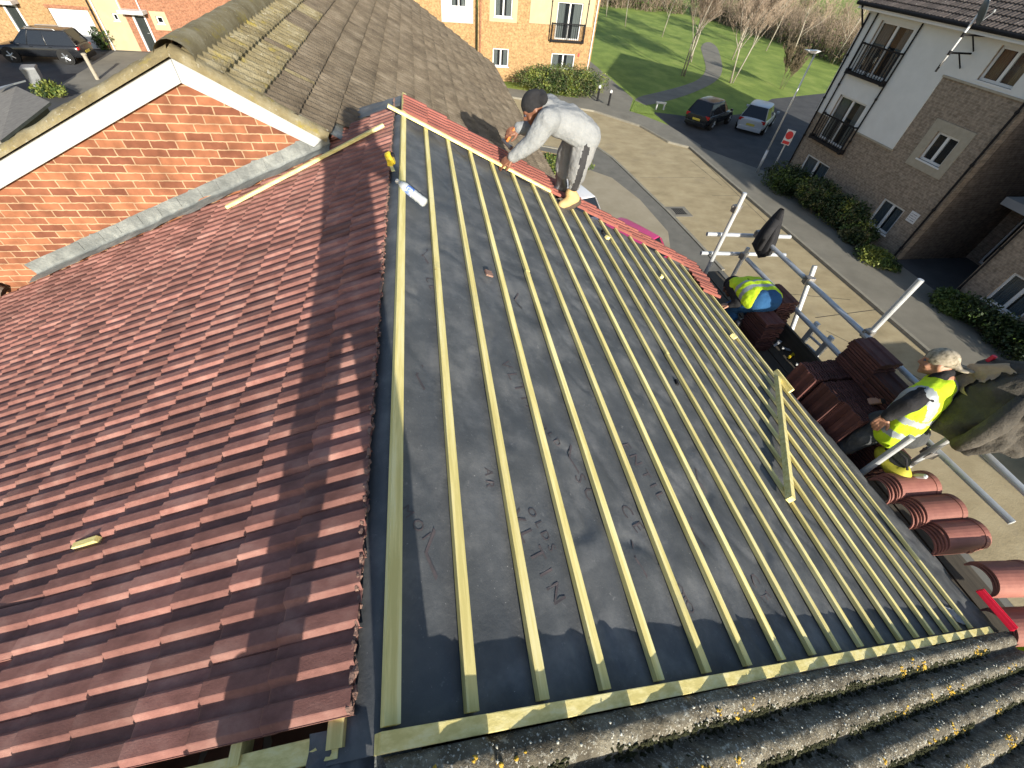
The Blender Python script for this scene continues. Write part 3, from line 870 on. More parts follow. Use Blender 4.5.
m.prism([apx, Vector((lw_.x, YG, lw_.z + 0.04)), Vector((lw_.x, YG, GZ)), Vector((2.4, YG, GZ)), Vector((2.4, YG, -1.9)), Vector((bR.x, YG, bR.z - 0.02))], (0, 1, 0), 0.25)
m.build('wall', 'brick_gable', far)
m = MB()
m.box((1.2, 10, (GZ - 2.0) / 2), (2.3, 11, -2.0 - GZ))
m.box((-2.2, 10, (GZ - 0.9) / 2), (4.2, 11, -0.9 - GZ))
m.build('wall', 'brick_side', far)
# lead flashing along the wall foot and its stepped upstand
m = MB()
def flash(u, v):
    s = 0.62 + u * 3.1
    w = 0.018 * fbm(u * 11, v * 2, 3, 3)
    if v < 0.62:
        y = YG - 0.15 + (0.15 * v / 0.62) + w * 0.6
        return slope_l(s, y, 0.052 + w * 0.7 - 0.012 * (1 - v))
    return slope_l(s, YG - 0.006 + w * 0.1, 0.052 + (v - 0.62) * 0.26 + w * 0.4)
m.grid(flash, 90, 10)
m.build('lead_flashing', 'lead', far, smooth=True, fix=False)
for k in range(13):
    m = MB()
    s = 0.72 + k * 0.21
    a = slope_l(s, YG - 0.008, 0.13)
    e = rr.uniform(.7, 1.2)
    m.prism([a, a + Vector((0.13 * e, 0, -0.02)), a + Vector((0.12 * e, 0, 0.06 * e)), a + Vector((0.05, 0, 0.05 * e))], (0, -1, 0), 0.004)
    m.build('step_flashing', 'lead', far)
m = MB()
m.grid(lambda u, v: Vector((-0.66 + u * 0.17 - 0.02 * v, 3.97 + 0.55 * v, -0.17 - 0.07 * u + 0.02 * math.sin(u * 3.1) + 0.05 + 0.012 * fbm(u * 2, v * 5, 2))), 8, 20)
m.build('valley_lead', 'lead', far, smooth=True, fix=False)
m = MB()
m.tube(on_y(4, 292, YG - 0.08), on_y(-20, 285, YG - 0.08), 0.05)
m.build('gutter_end', 'soffit', far)

# ------------------------------------------------------------------ loose things on the roofs
m = MB()
a, b_ = sl_px(227, 208, 0.045), sl_px(384, 126, 0.045)
slope_bar(m, a[0], a[1], b_[0], b_[1], 0.036, 0.042, 0.064, 0.001, S=slope_l)
tag(m.build('loose_batten', 'wood_x', bevel=0.0015), 'loose yellow timber batten lying across the finished red tiles', 'timber')
m = MB()
a = sl_px(84, 542, 0.04)
slope_bar(m, a[0] - 0.05, a[1] + 0.0, a[0] + 0.05, a[1] - 0.0, 0.02, 0.018, 0.042, 0, S=slope_l)
tag(m.build('wood_wedge', 'wood_x'), 'short pale wood wedge tucked under a red tile', 'wood block')

# tee brace standing on edge on the battens
def onb(px, py, h=0.03): s, y = sr_px(px, py, h); return Vector((s, y))
t = empty('timber_brace', 'yellow timber brace of two battens standing on edge over the right hand battens', 'timber')
a, b_ = onb(778, 374, 0.06), onb(790, 500, 0.045)
m = MB()
d = (b_ - a)
nn = Vector((-d.y, d.x)).normalized()
def brace(p0, p1, w, h0, h1):
    d = (p1 - p0); nn = Vector((-d.y, d.x)).normalized() * w / 2
    A = [slope_r(*(p0 - nn), h0), slope_r(*(p0 + nn), h0), slope_r(*(p0 + nn), h1), slope_r(*(p0 - nn), h1)]
    B = [slope_r(*(p1 - nn), h0), slope_r(*(p1 + nn), h0), slope_r(*(p1 + nn), h1), slope_r(*(p1 - nn), h1)]
    return A, B
m.hexa(*brace(a, b_, 0.030, 0.026, 0.070))
m.build('long_piece', 'wood_y', t, bevel=0.0015)
m = MB()
c = onb(790, 392, 0.06)
m.hexa(*brace(onb(777, 370, 0.09), c, 0.03, 0.05, 0.10))
m.build('short_piece', 'wood_y', t, bevel=0.0015)

# water bottle
t = empty('water_bottle', 'clear plastic water bottle with blue label lying on battens near the ridge', 'bottle')
s0, y0 = sr_px(396, 181, 0.05)
s1, y1 = sr_px(426, 203, 0.05)
P0, P1 = slope_r(s0, y0, 0.055), slope_r(s1, y1, 0.045)
dd = (P1 - P0)
Lb = dd.length
q = dd.to_track_quat('Z', 'Y').to_matrix().to_4x4()
q.translation = P0
r = Lb * 0.13
m = MB()
m.lathe([(r * .36, 0.02), (r * .36, Lb * .10), (r * .55, Lb * .14), (r * .95, Lb * .27), (r, Lb * .33), (r * .93, Lb * .36), (r * .93, Lb * .58), (r, Lb * .6), (r * .9, Lb * .68), (r, Lb * .74), (r * .9, Lb * .81), (r, Lb * .88), (r * .95, Lb * .97), (r * .6, Lb)], q, 16)
m.build('body', 'bottle', t, smooth=True)
m = MB()
m.lathe([(r * .96, Lb * .37), (r * .965, Lb * .38), (r * .965, Lb * .57), (r * .96, Lb * .58)], q, 16)
m.build('label', 'blue_label', t, smooth=True)
m = MB()
m.lathe([(r * .42, 0), (r * .44, 0.003), (r * .44, Lb * .07), (r * .40, Lb * .075)], q, 14)
m.build('cap', 'upvc', t, smooth=True)
# tape measure
t = empty('tape_measure', 'yellow and black tape measure lying at the ridge beside the bottle', 'tape measure')
s0, y0 = sr_px(393, 160, 0.03)
c = slope_r(s0 - 0.02, y0, 0.03)
m = MB()
m.lathe([(0.0, -.02), (.035, -.02), (.042, -.014), (.042, .014), (.035, .02), (0, .02)], Matrix.Translation(c) @ Matrix.Rotation(rad(65), 4, 'Y'), 12)
m.box(c + Vector((0.0, -0.03, -.012)), (0.035, 0.05, 0.03))
m.build('case', 'yellow_tool', t)
m = MB()
m.box(c + Vector((0.01, 0.006, 0.022)), (0.035, 0.04, 0.018), Matrix.Rotation(0.4, 3, 'Z'))
m.build('grip', 'black_metal', t, bevel=0.004)
m = MB()
m.box(c + Vector((0.012, -0.085, -.028)), (0.022, 0.09, 0.004), Matrix.Rotation(0.2, 3, 'Z'))
m.build('blade', 'wood_x', t)
# offcuts
rng = random.Random(9)
def offcut(px, py, l, w, h, rot, mt, label, name='wood_offcut', cat='wood offcut'):
    s, y = sr_px(px, py, 0.01)
    mb = MB()
    d = Vector((math.cos(rot), math.sin(rot))) * l / 2
    slope_bar(mb, s - d.x, y - d.y, s + d.x, y + d.y, w, 0.002, 0.002 + h, 0, segs=2)
    return tag(mb.build(name, mt, bevel=0.001), label, cat)
offcut(733, 337, 0.07, 0.05, 0.035, 0.4, 'wood_x', 'small yellow wood offcut near the crouching worker end of the battens')
offcut(661, 277, 0.05, 0.03, 0.03, 1.2, 'wood_x', 'tiny yellow offcut between battens below the far red tiles')
offcut(607, 238, 0.05, 0.03, 0.03, 0.3, 'wood_x', 'tiny yellow offcut beside the black scrap by the tan boot')
offcut(603, 232, 0.06, 0.03, 0.02, 1.4, 'black_metal', 'small black scrap on the felt below the tan boot', 'felt_scrap', 'scrap')
offcut(489, 273, 0.05, 0.045, 0.012, 1.7, 'mortar', 'small pinkish tile chip lying on the felt between battens', 'tile_chip', 'tile chip')
offcut(677, 382, 0.05, 0.02, 0.012, 1.3, 'black_metal', 'thin black scrap lying mid slope between battens', 'felt_scrap', 'scrap')

# ================================================================== street level (setting)
def sheet(name, poly, mt, dz, thick=0.0, n=0):
    mb = MB()
    k = len(poly)
    top = [(p[0], p[1], GZ + dz) for p in poly]
    if thick > 0:
        bot = [(p[0], p[1], GZ + dz - thick) for p in poly]
        mb.add(top + bot, [tuple(range(k))] + [(i, k + i, k + (i + 1) % k, (i + 1) % k) for i in range(k)])
    else:
        mb.add(top, [tuple(range(k))])
    o = mb.build(name, mt, fix=True)
    me = o.data
    if me.polygons[0].normal.z < 0: me.flip_normals()
    return tag(o, kind='structure')
def gp(*pts): return [on_ground(*p).to_2d() for p in pts]
gm = MB()
gm.grid(lambda u, v: Vector((-160 + 340 * u, -90 + 330 * v, GZ + 0.0)), 60, 60)
tag(gm.build('ground', 'grass', smooth=True), kind='structure')
XK = 15.9
def smooth_poly(pts, it=2):
    for _ in range(it):
        q = []
        for i in range(len(pts)):
            a, b = Vector(pts[i]), Vector(pts[(i + 1) % len(pts)])
            q += [a * .75 + b * .25, a * .25 + b * .75]
        pts = q
    return pts
# tarmac apron under and beside the houses, then the tan concrete road, pavements, parking court
sheet('forecourt', [(-9, -60), (11.4, -60), (11.4, 26), (9, 30), (-9, 36)], 'tarmac', 0.004)
road_far = gp((594, 112), (640, 127), (668, 143), (700, 165), (760, 214), (830, 268), (900, 322), (960, 372))
road_near = gp((692, 237), (668, 212), (645, 190), (628, 173), (612, 158), (596, 147))
xa = sum(p.x for p in road_far[3:]) / 5
rf = [Vector((-14, 41.0)), Vector((4, 34.3))] + list(road_far[:3]) + [Vector((xa, 24.5)), Vector((xa, 18)), Vector((xa, 10)), Vector((xa, -60))]
rn = [Vector((10.95, -60)), Vector((10.95, 12))] + list(road_near) + [Vector((8.4, 23.5)), Vector((3, 26)), Vector((-14, 33))]
sheet('road', rf + rn, 'road', 0.008)
XP = on_ground(830, 233).x
sheet('pavement', [Vector((p.x, p.y)) for p in rf[1:]] + [Vector((18.8, -60)), Vector((18.8, 20.4)), Vector((16.2, 24.4)), *gp((700, 147), (668, 127), (640, 116), (594, 102)), Vector((4, 36.2))], 'pavement', 0.10, 0.10)
def kerb(name, pts, w=0.13, h=0.112):
    mb = MB()
    for a, b in zip(pts[:-1], pts[1:]):
        a, b = Vector((*a[:2], GZ)), Vector((*b[:2], GZ))
        d = (b - a)
        L_ = d.length
        d /= L_
        n = Vector((-d.y, d.x, 0))
        k = max(1, int(L_ / 0.92))
        for i in range(k):
            p0, p1 = a + d * (L_ * i / k + 0.006), a + d * (L_ * (i + 1) / k - 0.006)
            up = Vector((0, 0, h))
            mb.hexa([p0 - n * w / 2, p0 + n * w / 2, p0 + n * w / 2 + up, p0 - n * w / 2 + up], [p1 - n * w / 2, p1 + n * w / 2, p1 + n * w / 2 + up, p1 - n * w / 2 + up])
    return tag(mb.build(name, 'kerb'), kind='structure')
kerb('kerb', rf[1:])
kerb('kerb', rn[1:-1], h=0.05)
sheet('parking_court', gp((652, 112), (700, 118), (745, 114), (772, 99), (829, 93), (815, 120), (782, 176), (752, 176), (705, 150), (672, 128)), 'asphalt', 0.014)
sheet('footpath', gp((586, 58), (598, 68), (633, 99), (629, 112), (612, 116), (594, 104), (576, 97)), 'pavement', 0.016)
sheet('grass_strip', gp((630, 112), (635, 101), (655, 110), (654, 115)), 'grass', 0.03)
pth = smooth_poly(gp((633, 98), (660, 92), (683, 86), (699, 80), (707, 70), (703, 56), (700, 46), (708, 41), (717, 46), (721, 58), (723, 70), (718, 81), (694, 93), (665, 102), (638, 107)), 2)
sheet('park_path', pth, 'pavement', 0.012)
if 0: sheet('park_path', gp((600, 25), (625, 33), (660, 41), (700, 47), (701, 50), (660, 46), (622, 38), (598, 30)), 'pavement', 0.02)
sheet('driveway', gp((575, 165), (612, 178), (640, 200), (668, 232), (672, 262), (640, 262), (560, 240)), 'slab', 0.011)
sheet('driveway', [(-14, 33), (-14, 46), (-34, 46), (-34, 26), (-20, 26)], 'asphalt', 0.018)
sheet('footway', gp((60, 85), (115, 52), (150, 53), (160, 60), (120, 75), (95, 100)), 'pavement', 0.03)
# joints and ironwork in the road
m = MB()
for (a, b) in [((640, 178), (705, 178)), ((668, 128), (770, 226)), ((712, 196), (745, 196)), ((690, 160), (722, 186)), ((826, 331), (1000, 420)), ((745, 290), (850, 300)), ((815, 318), (905, 306))]:
    p, q = on_ground(*a), on_ground(*b)
    d = (q - p).normalized()
    n = Vector((-d.y, d.x, 0)) * 0.012
    zz = Vector((0, 0, 0.012))
    m.add([p - n + zz, q - n + zz, q + n + zz, p + n + zz], [(0, 1, 2, 3)])
tag(m.build('road_joints', 'drain'), kind='structure')
t = empty('drain_cover', 'square dark iron drain cover in the road beside the near kerb', 'drain cover')
g = on_ground(677, 212)
m = MB()
m.box((g.x + 0.1, g.y, GZ + 0.012), (0.95, 0.95, 0.02))
m.build('surround', 'pavement', t)
m = MB()
for k in range(6): m.box((g.x - 0.12 + 0.09 * k, g.y, GZ + 0.026), (0.05, 0.46, 0.02))
m.box((g.x + 0.1, g.y + 0.25, GZ + 0.026), (0.56, 0.05, 0.02))
m.box((g.x + 0.1, g.y - 0.25, GZ + 0.026), (0.56, 0.05, 0.02))
m.build('grate', 'drain', t)

# ================================================================== buildings
class Frame:
    """a wall plane: origin, u along the wall, v up, n outwards"""
    def __init__(s, o, u, n): s.o, s.u, s.n = Vector(o), Vector(u), Vector(n)
    def P(s, u, v, d=0.0): return s.o + s.u * u + Vector((0, 0, v)) + s.n * d
    def px(s, x, y):
        q = on_plane(x, y, s.o, s.n)
        return (q - s.o).dot(s.u), q.z - s.o.z
def wall_open(fr, u0, u1, v0, v1, holes, thick, mt, parent, name='wall', proud=0.0):
    us = sorted({u0, u1, *[h[0] for h in holes if u0 < h[0] < u1], *[h[1] for h in holes if u0 < h[1] < u1]})
    vs = sorted({v0, v1, *[h[2] for h in holes if v0 < h[2] < v1], *[h[3] for h in holes if v0 < h[3] < v1]})
    mb = MB()
    def solid(i, j):
        if not (0 <= i < len(us) - 1 and 0 <= j < len(vs) - 1): return False
        cu, cv = (us[i] + us[i + 1]) / 2, (vs[j] + vs[j + 1]) / 2
        return not any(h[0] < cu < h[1] and h[2] < cv < h[3] for h in holes)
    for i in range(len(us) - 1):
        for j in range(len(vs) - 1):
            if not solid(i, j): continue
            a, b, c, d = us[i], us[i + 1], vs[j], vs[j + 1]
            f = [fr.P(a, c, proud), fr.P(b, c, proud), fr.P(b, d, proud), fr.P(a, d, proud)]
            k = [fr.P(a, c, proud - thick), fr.P(b, c, proud - thick), fr.P(b, d, proud - thick), fr.P(a, d, proud - thick)]
            mb.add(f, [(0, 1, 2, 3)])
            if not solid(i - 1, j): mb.add([f[0], f[3], k[3], k[0]], [(0, 1, 2, 3)])
            if not solid(i + 1, j): mb.add([f[1], f[2], k[2], k[1]], [(0, 1, 2, 3)])
            if not solid(i, j - 1): mb.add([f[0], f[1], k[1], k[0]], [(0, 1, 2, 3)])
            if not solid(i, j + 1): mb.add([f[3], f[2], k[2], k[3]], [(0, 1, 2, 3)])
    o = mb.build(name, mt, parent, fix=False)
    bm = bmesh.new(); bm.from_mesh(o.data)
    bmesh.ops.remove_doubles(bm, verts=bm.verts, dist=1e-4)
    bmesh.ops.recalc_face_normals(bm, faces=bm.faces)
    bm.to_mesh(o.data); bm.free()
    return o
def bar_uv(mb, fr, u0, u1, v0, v1, d0, d1):
    mb.hexa([fr.P(u0, v0, d0), fr.P(u1, v0, d0), fr.P(u1, v1, d0), fr.P(u0, v1, d0)], [fr.P(u0, v0, d1), fr.P(u1, v0, d1), fr.P(u1, v1, d1), fr.P(u0, v1, d1)])
def window(fr, h, parent, inset=0.07, curtain='curtain', mull=(0.5,), fw_=0.075, sill=True, door=False, name='window'):
    u0, u1, v0, v1 = h
    mb = MB()
    d0, d1 = -inset - 0.05, -inset + 0.01
    bar_uv(mb, fr, u0, u0 + fw_, v0, v1, d0, d1)
    bar_uv(mb, fr, u1 - fw_, u1, v0, v1, d0, d1)
    bar_uv(mb, fr, u0 + fw_, u1 - fw_, v0, v0 + fw_, d0, d1)
    bar_uv(mb, fr, u0 + fw_, u1 - fw_, v1 - fw_, v1, d0, d1)
    for q in mull:
        c = u0 + (u1 - u0) * q
        bar_uv(mb, fr, c - fw_ * .7, c + fw_ * .7, v0 + fw_, v1 - fw_, d0, d1 + 0.004)
    w = mb.build(name, 'upvc', parent, bevel=0.006)
    mb = MB()
    mb.add([fr.P(u0 + .02, v0 + .02, -inset - .03), fr.P(u1 - .02, v0 + .02, -inset - .03), fr.P(u1 - .02, v1 - .02, -inset - .03), fr.P(u0 + .02, v1 - .02, -inset - .03)], [(0, 1, 2, 3)])
    mb.build('pane', 'glass', w, fix=False)
    if curtain:
        mb = MB()
        spans = [(0.0, 0.34), (0.66, 1.0)] if curtain != 'blind_grey' else [(0.0, 0.46), (0.54, 1.0)]
        for a, b in spans:
            ua, ub = u0 + (u1 - u0) * a + .03, u0 + (u1 - u0) * b - .03
            mb.grid(lambda s, t: fr.P(ua + (ub - ua) * s, v0 + .02 + (v1 - v0 - .04) * t, -inset - .14 + 0.025 * math.sin(s * 30)), 30, 1)
        mb.build('curtain', curtain, w, fix=False, smooth=True)
    mb = MB()
    bar_uv(mb, fr, u0 - .3, u1 + .3, v0 - .3, v1 + .3, -inset - 0.62, -inset - 0.6)
    mb.build('room_back', 'dark_room', w)
    if sill:
        mb = MB()
        bar_uv(mb, fr, u0 - .06, u1 + .06, v0 - .05, v0 - .002, -inset + .0, 0.05)
        mb.build('sill', 'upvc', w, bevel=0.006)
    return w
def juliet(fr, u0, u1, v0, v1, parent, depth=0.22, n=14, mesh_panel=True):
    mb = MB()
    bar_uv(mb, fr, u0, u1, v1 - .05, v1, depth - .05, depth)
    bar_uv(mb, fr, u0, u1, v0, v0 + .10, 0.02, depth + .01)
    for u in (u0, (u0 + u1) / 2 - .02, u1 - .04): bar_uv(mb, fr, u, u + .04, v0 + .10, v1 - .05, depth - .045, depth - .005)
    for u in (u0, u1 - .04):
        bar_uv(mb, fr, u, u + .04, v1 - .05, v1, 0.0, depth - .05)
        bar_uv(mb, fr, u - .03, u + .09, v0 - .02, v0 + .16, 0.0, depth + .03)
    for k in range(n):
        u = u0 + .06 + (u1 - u0 - .12) * k / (n - 1)
        bar_uv(mb, fr, u - .014, u + .014, v0 + .10, v1 - .05, depth - .036, depth - .012)
    return mb.build('balcony', 'black_metal', parent)
def pipe(fr, u, v0, v1, r, parent, mt='black_metal', d=0.07):
    mb = MB()
    mb.tube(fr.P(u, v0, d), fr.P(u, v1, d), r, n=8)
    for k in range(int((v1 - v0) / 1.6)):
        mb.tube(fr.P(u, v0 + .5 + k * 1.6, d), fr.P(u, v0 + .58 + k * 1.6, d), r * 1.5, n=8)
    return mb.build('downpipe', mt, parent, smooth=False)
def rect_px(fr, pts):
    q = [fr.px(*p) for p in pts]
    us, vs = [a for a, _ in q], [b for _, b in q]
    return min(us), max(us), min(vs), max(vs)
def tile_slab(mb, e0, e1, up, L_, course=0.3, col_w=0.3, lift=0.03):
    """courses of flat tiles from eave line e0-e1 up along vector 'up'"""
    e0, e1, up = Vector(e0), Vector(e1), Vector(up).normalized()
    al = (e1 - e0); W_ = al.length; al /= W_
    nn = al.cross(up)
    if nn.z < 0: nn = -nn
    nc, nw = int(L_ / course), int(W_ / col_w)
    for i in range(nc):
        for j in range(nw):
            a0, a1 = W_ * j / nw, W_ * (j + 1) / nw - 0.008
            b0, b1 = i * course, (i + 1) * course + 0.03
            l0 = lift + random.uniform(-.004, .004)
            am = (a0 + a1) / 2
            vs = []
            for (b, hh) in ((b0, l0), (b1, 0.0)):
                for (a, dh) in ((a0, 0), (a0 + (a1 - a0) * .3, .022), (am, .004), (a0 + (a1 - a0) * .75, .022), (a1, 0)):
                    vs.append(e0 + al * a + up * b + nn * (hh + dh))
            vs += [e0 + al * a0 + up * b0 + nn * (l0 - .03), e0 + al * a1 + up * b0 + nn * (l0 - .03)]
            mb.add(vs, [(0, 1, 6, 5), (1, 2, 7, 6), (2, 3, 8, 7), (3, 4, 9, 8), (10, 11, 4, 3, 2, 1, 0)], 0, random.random())

# ---- flats on the right
A1 = on_ground(782, 178)
B1 = on_ground(893, 262)
XF = (A1.x + B1.x) / 2
flat = empty('apartment_block', 'three storey brown brick and grey render apartment block with black balconies and a satellite dish', 'apartment block')
fr = Frame((XF, A1.y, GZ), (0, -1, 0), (-1, 0, 0))
UL = A1.y - on_x(893, 262, XF).y
VE = fr.px(865, 8)[1]
w_g1 = rect_px(fr, [(809, 155), (830, 167), (795, 176)])
w_g2 = rect_px(fr, [(886.5, 199), (905, 210.5), (866, 222), (885, 235)])
w_f1 = rect_px(fr, [(938.6, 131), (959.5, 141), (918.5, 158), (938.6, 168)])
w_s1 = rect_px(fr, [(1003, 45), (979, 80), (1006, 88)])
w_s1 = (w_s1[0], w_s1[0] + 1.25, w_s1[2], w_s1[3])
d1 = rect_px(fr, [(844.6, 95.7), (869, 106), (824, 136)])
b1 = rect_px(fr, [(826, 113.5), (859, 127.6), (814, 137.7), (841, 153)])
b2 = rect_px(fr, [(866.4, 42), (905, 53.7), (849.6, 72), (883, 85.6)])
d1 = (b1[0] + .25, b1[1] - .25, b1[2] + .12, d1[3])
d2 = (b2[0] + .2, b2[1] - .2, b2[2] + .12, VE - 0.22)
ur, vr = fr.px(945, 75)[0], 3.16
vt = fr.px(1000, 92)[1]
holes = [w_g1, w_g2, w_f1, w_s1, d1, d2]
wall_open(fr, 0, UL, 0, VE, holes, 0.3, 'brick_buff_y', flat)
rp = (0.0, ur, vr, VE - 0.02)
wall_open(fr, 0.0, ur, vr, VE - 0.02, holes, 0.03, 'render_grey', flat, 'render_panel', 0.035)
wall_open(fr, ur, UL, vt, VE - 0.02, holes, 0.03, 'render_grey', flat, 'render_panel', 0.035)
m = MB()
bar_uv(m, fr, b1[1] + .02, ur + .03, vr - .06, vr - .002, 0.0, 0.06)
m.build('render_stop', 'stone', flat)
m = MB()
bar_uv(m, fr, ur - .02, UL, vt - .06, vt - .002, 0.0, 0.06)
m.build('render_stop', 'stone', flat)
window(fr, w_g1, flat, curtain='blind_grey')
window(fr, w_g2, flat, curtain='blind_grey')
window(fr, w_f1, flat, curtain=None)
window(fr, w_s1, flat, curtain='curtain_tan')
window(fr, d1, flat, curtain='curtain', sill=False)
window(fr, d2, flat, curtain='curtain', sill=False)
sx = (0.34, 0.34, 0.30, 0.32)
m = MB()
u0, u1, v0, v1 = w_f1
bar_uv(m, fr, u0 - sx[0], u0 - .002, v0 - sx[2], v1 + sx[3], 0.0, 0.03)
bar_uv(m, fr, u1 + .002, u1 + sx[1], v0 - sx[2], v1 + sx[3], 0.0, 0.03)
bar_uv(m, fr, u0 - .002, u1 + .002, v1 + .002, v1 + sx[3], 0.0, 0.03)
bar_uv(m, fr, u0 - .002, u1 + .002, v0 - sx[2], v0 - .055, 0.0, 0.03)
m.build('stone_surround', 'stone', flat)
juliet(fr, *b1, flat)
juliet(fr, *b2, flat)
pipe(fr, 0.12, 0.0, VE - .1, 0.035, flat)
pipe(fr, b2[0] - 0.12, b1[2], VE - .05, 0.03, flat, d=0.08)
pipe(fr, b2[1] + 0.05, b1[2], VE - .05, 0.03, flat, d=0.08)
pipe(fr, UL - 0.08, 0.0, VE - .1, 0.04, flat)
# far, side and rear walls
m = MB()
X2 = XF + 9.5
m.box(((XF + X2) / 2 + .16, A1.y - 0.15 + 0.0, GZ + VE / 2), (X2 - XF - .32, 0.3, VE))
m.box(((XF + X2) / 2 + .16, A1.y - UL + 0.15, GZ + VE / 2), (X2 - XF - .32, 0.3, VE))
m.box((X2, A1.y - UL / 2, GZ + VE / 2), (0.3, UL, VE))
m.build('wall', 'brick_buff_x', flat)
m = MB()
m.box((XF - .20, A1.y - UL / 2, GZ + VE + .02), (0.52, UL + .5, 0.05))
bar_uv(m, fr, -.25, UL + .25, VE, VE + .17, 0.42, 0.45)
m.build('fascia', 'upvc', flat)
m = MB()
m.tube((XF - .53, A1.y + .3, GZ + VE + .16), (XF - .53, A1.y - UL - .3, GZ + VE + .16), 0.062, n=10)
m.tube((XF - .5, A1.y + .02, GZ + VE + .1), (XF - .08, A1.y - .12, GZ + VE - .55), 0.035, n=8)
m.build('gutter', 'black_metal', flat)
m = MB()
pit = rad(28)
tile_slab(m, (XF - .50, A1.y + .35, GZ + VE + .2), (XF - .50, A1.y - UL - .35, GZ + VE + .2), (math.cos(pit), 0, math.sin(pit)), 6.2)
tile_slab(m, (X2 + .5, A1.y + .35, GZ + VE + .2), (X2 + .5, A1.y - UL - .35, GZ + VE + .2), (-math.cos(pit), 0, math.sin(pit)), 6.2, course=0.6, col_w=0.6)
m.build('roof', 'roof_brown', flat, fix=False, tint=True)
m = MB()
for yy in (A1.y + .05, A1.y - UL - .05):
    m.prism([(XF - .3, yy, GZ + VE), (X2 + .3, yy, GZ + VE), ((XF + X2) / 2, yy, GZ + VE + 2.75)], (0, 0.1 if yy > A1.y else -0.1, 0), 1.0)
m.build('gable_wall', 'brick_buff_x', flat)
# wall sign
t = empty('wall_sign', 'small square white wall sign with dark lettering beside the ground floor window', 'sign')
su, sv = fr.px(913, 217.5)
m = MB()
bar_uv(m, fr, su - .19, su + .19, sv - .19, sv + .19, 0.0, 0.025)
m.build('plate', 'sign_white', t)
m = MB()
for k in range(4):
    for q in range(5):
        w = random.uniform(.02, .045)
        bar_uv(m, fr, su - .14 + q * .06, su - .14 + q * .06 + w, sv + .10 - k * .075, sv + .125 - k * .075, 0.026, 0.028)
m.build('lettering', 'ink', t)
# satellite dish on its pole
t = empty('satellite_dish', 'grey satellite dish on a long white pole bracketed to the apartment wall', 'satellite dish')
pt = on_x(985, 6, XF - 0.9)
pb = on_x(936, 71, XF - 0.9)
pm = (pt.y + pb.y) / 2
XD = XF - 0.9
m = MB()
m.tube((XD, pb.y, pb.z), (XD, pt.y, pt.z + .15), 0.035, n=10)
m.build('pole', 'upvc', t, smooth=True)
m = MB()
m.tube((XD, pb.y - .0, pb.z - .02), (XD, pb.y + (pt.y - pb.y) * .1, pb.z + (pt.z - pb.z) * .13), 0.036, n=10)
m.build('pole_foot', 'black_metal', t)
m = MB()
for k in (0.30, 0.58):
    z = pb.z + (pt.z - pb.z) * k
    y = pb.y + (pt.y - pb.y) * k
    m.tube((XD, y, z), (XF, y - .02, z + .02), 0.03, n=6)
    m.tube((XF - .50, y, z), (XF, y - .0, z - .42), 0.022, n=6)
    m.box((XF - .015, y, z - .1), (0.03, 0.08, 0.45))
    m.tube((XD, y, z - .06), (XD, y, z + .06), 0.05, n=8)
m.build('bracket', 'black_metal', t)
dc = on_x(976, 11, XF - 0.65)
q = Vector((0.80, -0.50, 0.30)).to_track_quat('Z', 'Y').to_matrix().to_4x4()
q.translation = Vector((XD - .07, pt.y - .02, dc.z))
m = MB()
prof = [(0.001, 0.0), (0.1, 0.006), (0.2, 0.028), (0.28, 0.055), (0.34, 0.085), (0.345, 0.08), (0.28, 0.045), (0.2, 0.018), (0.1, -0.006), (0.001, -0.012)]
m.lathe(prof, q, 24)
m.build('dish', 'dish_dark', t, smooth=True)
m = MB()
m.tube(q @ Vector((0, -.32, .06)), q @ Vector((0, -.05, .38)), 0.012, n=6)
m.tube(q @ Vector((0, -.07, .36)), q @ Vector((0, -.0, .36)), 0.03, n=8)
m.build('arm', 'dish', t)

# ---- next block, on the far right
blk = empty('apartment_block', 'second brown brick apartment block at the right edge, nearer than the one with balconies', 'apartment block')
y2 = on_x(955, 290, XF).y
fr2 = Frame((XF, y2, GZ), (0, -1, 0), (-1, 0, 0))
w1 = rect_px(fr2, [(1014, 272), (986, 300), (1040, 290)])
w1 = (w1[0], w1[0] + 1.2, w1[2], w1[3])
w2 = (w1[0], w1[1], w1[2] + 2.35, w1[3] + 2.35)
w3 = (w1[0] + 3, w1[1] + 3, w1[2], w1[3])
hl = [w1, w2, w3]
wall_open(fr2, 0, 12, 0, 7.0, hl, 0.3, 'brick_buff_y', blk)
for w in hl: window(fr2, w, blk, curtain='blind_grey')
m = MB()
m.box((XF + 4.9, y2 - 0.15, GZ + 3.5), (9.2, 0.3, 7.0))
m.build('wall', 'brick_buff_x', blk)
m = MB()
tile_slab(m, (XF - .45, y2 + .3, GZ + 7.15), (XF - .45, y2 - 12.3, GZ + 7.15), (math.cos(pit), 0, math.sin(pit)), 5.6, course=0.4, col_w=0.4)
m.build('roof', 'roof_brown', blk, fix=False, tint=True)
pipe(fr2, 0.10, 0, 7, 0.035, blk)
sheet('footway', [(XF - 1.2, A1.y - UL - .05), (XF - 1.2, y2 + .05), (XF + 6, y2 + .05), (XF + 6, A1.y - UL - .05)], 'asphalt', 0.09, 0.05)
# set back stair link between the two blocks
lk = empty('stair_link', 'dark set back entrance link with white framed glazing between the two brown brick blocks', 'building')
XL = XF + 3.6
frl = Frame((XL, y2 + (A1.y - UL - y2), GZ), (0, -1, 0), (-1, 0, 0))
wl = A1.y - UL - y2
hl = [(0.5, wl - .5, 0.15, 2.2), (0.5, wl - .5, 2.9, 4.9)]
wall_open(frl, 0, wl, 0, 6.8, hl, 0.2, 'brick_buff_y', lk)
for w in hl: window(frl, w, lk, curtain=None, mull=(0.33, 0.66), sill=False)
m = MB()
bar_uv(m, frl, 0.1, wl - .1, 2.45, 2.72, 0.0, 1.1)
m.build('canopy', 'render_grey', lk)

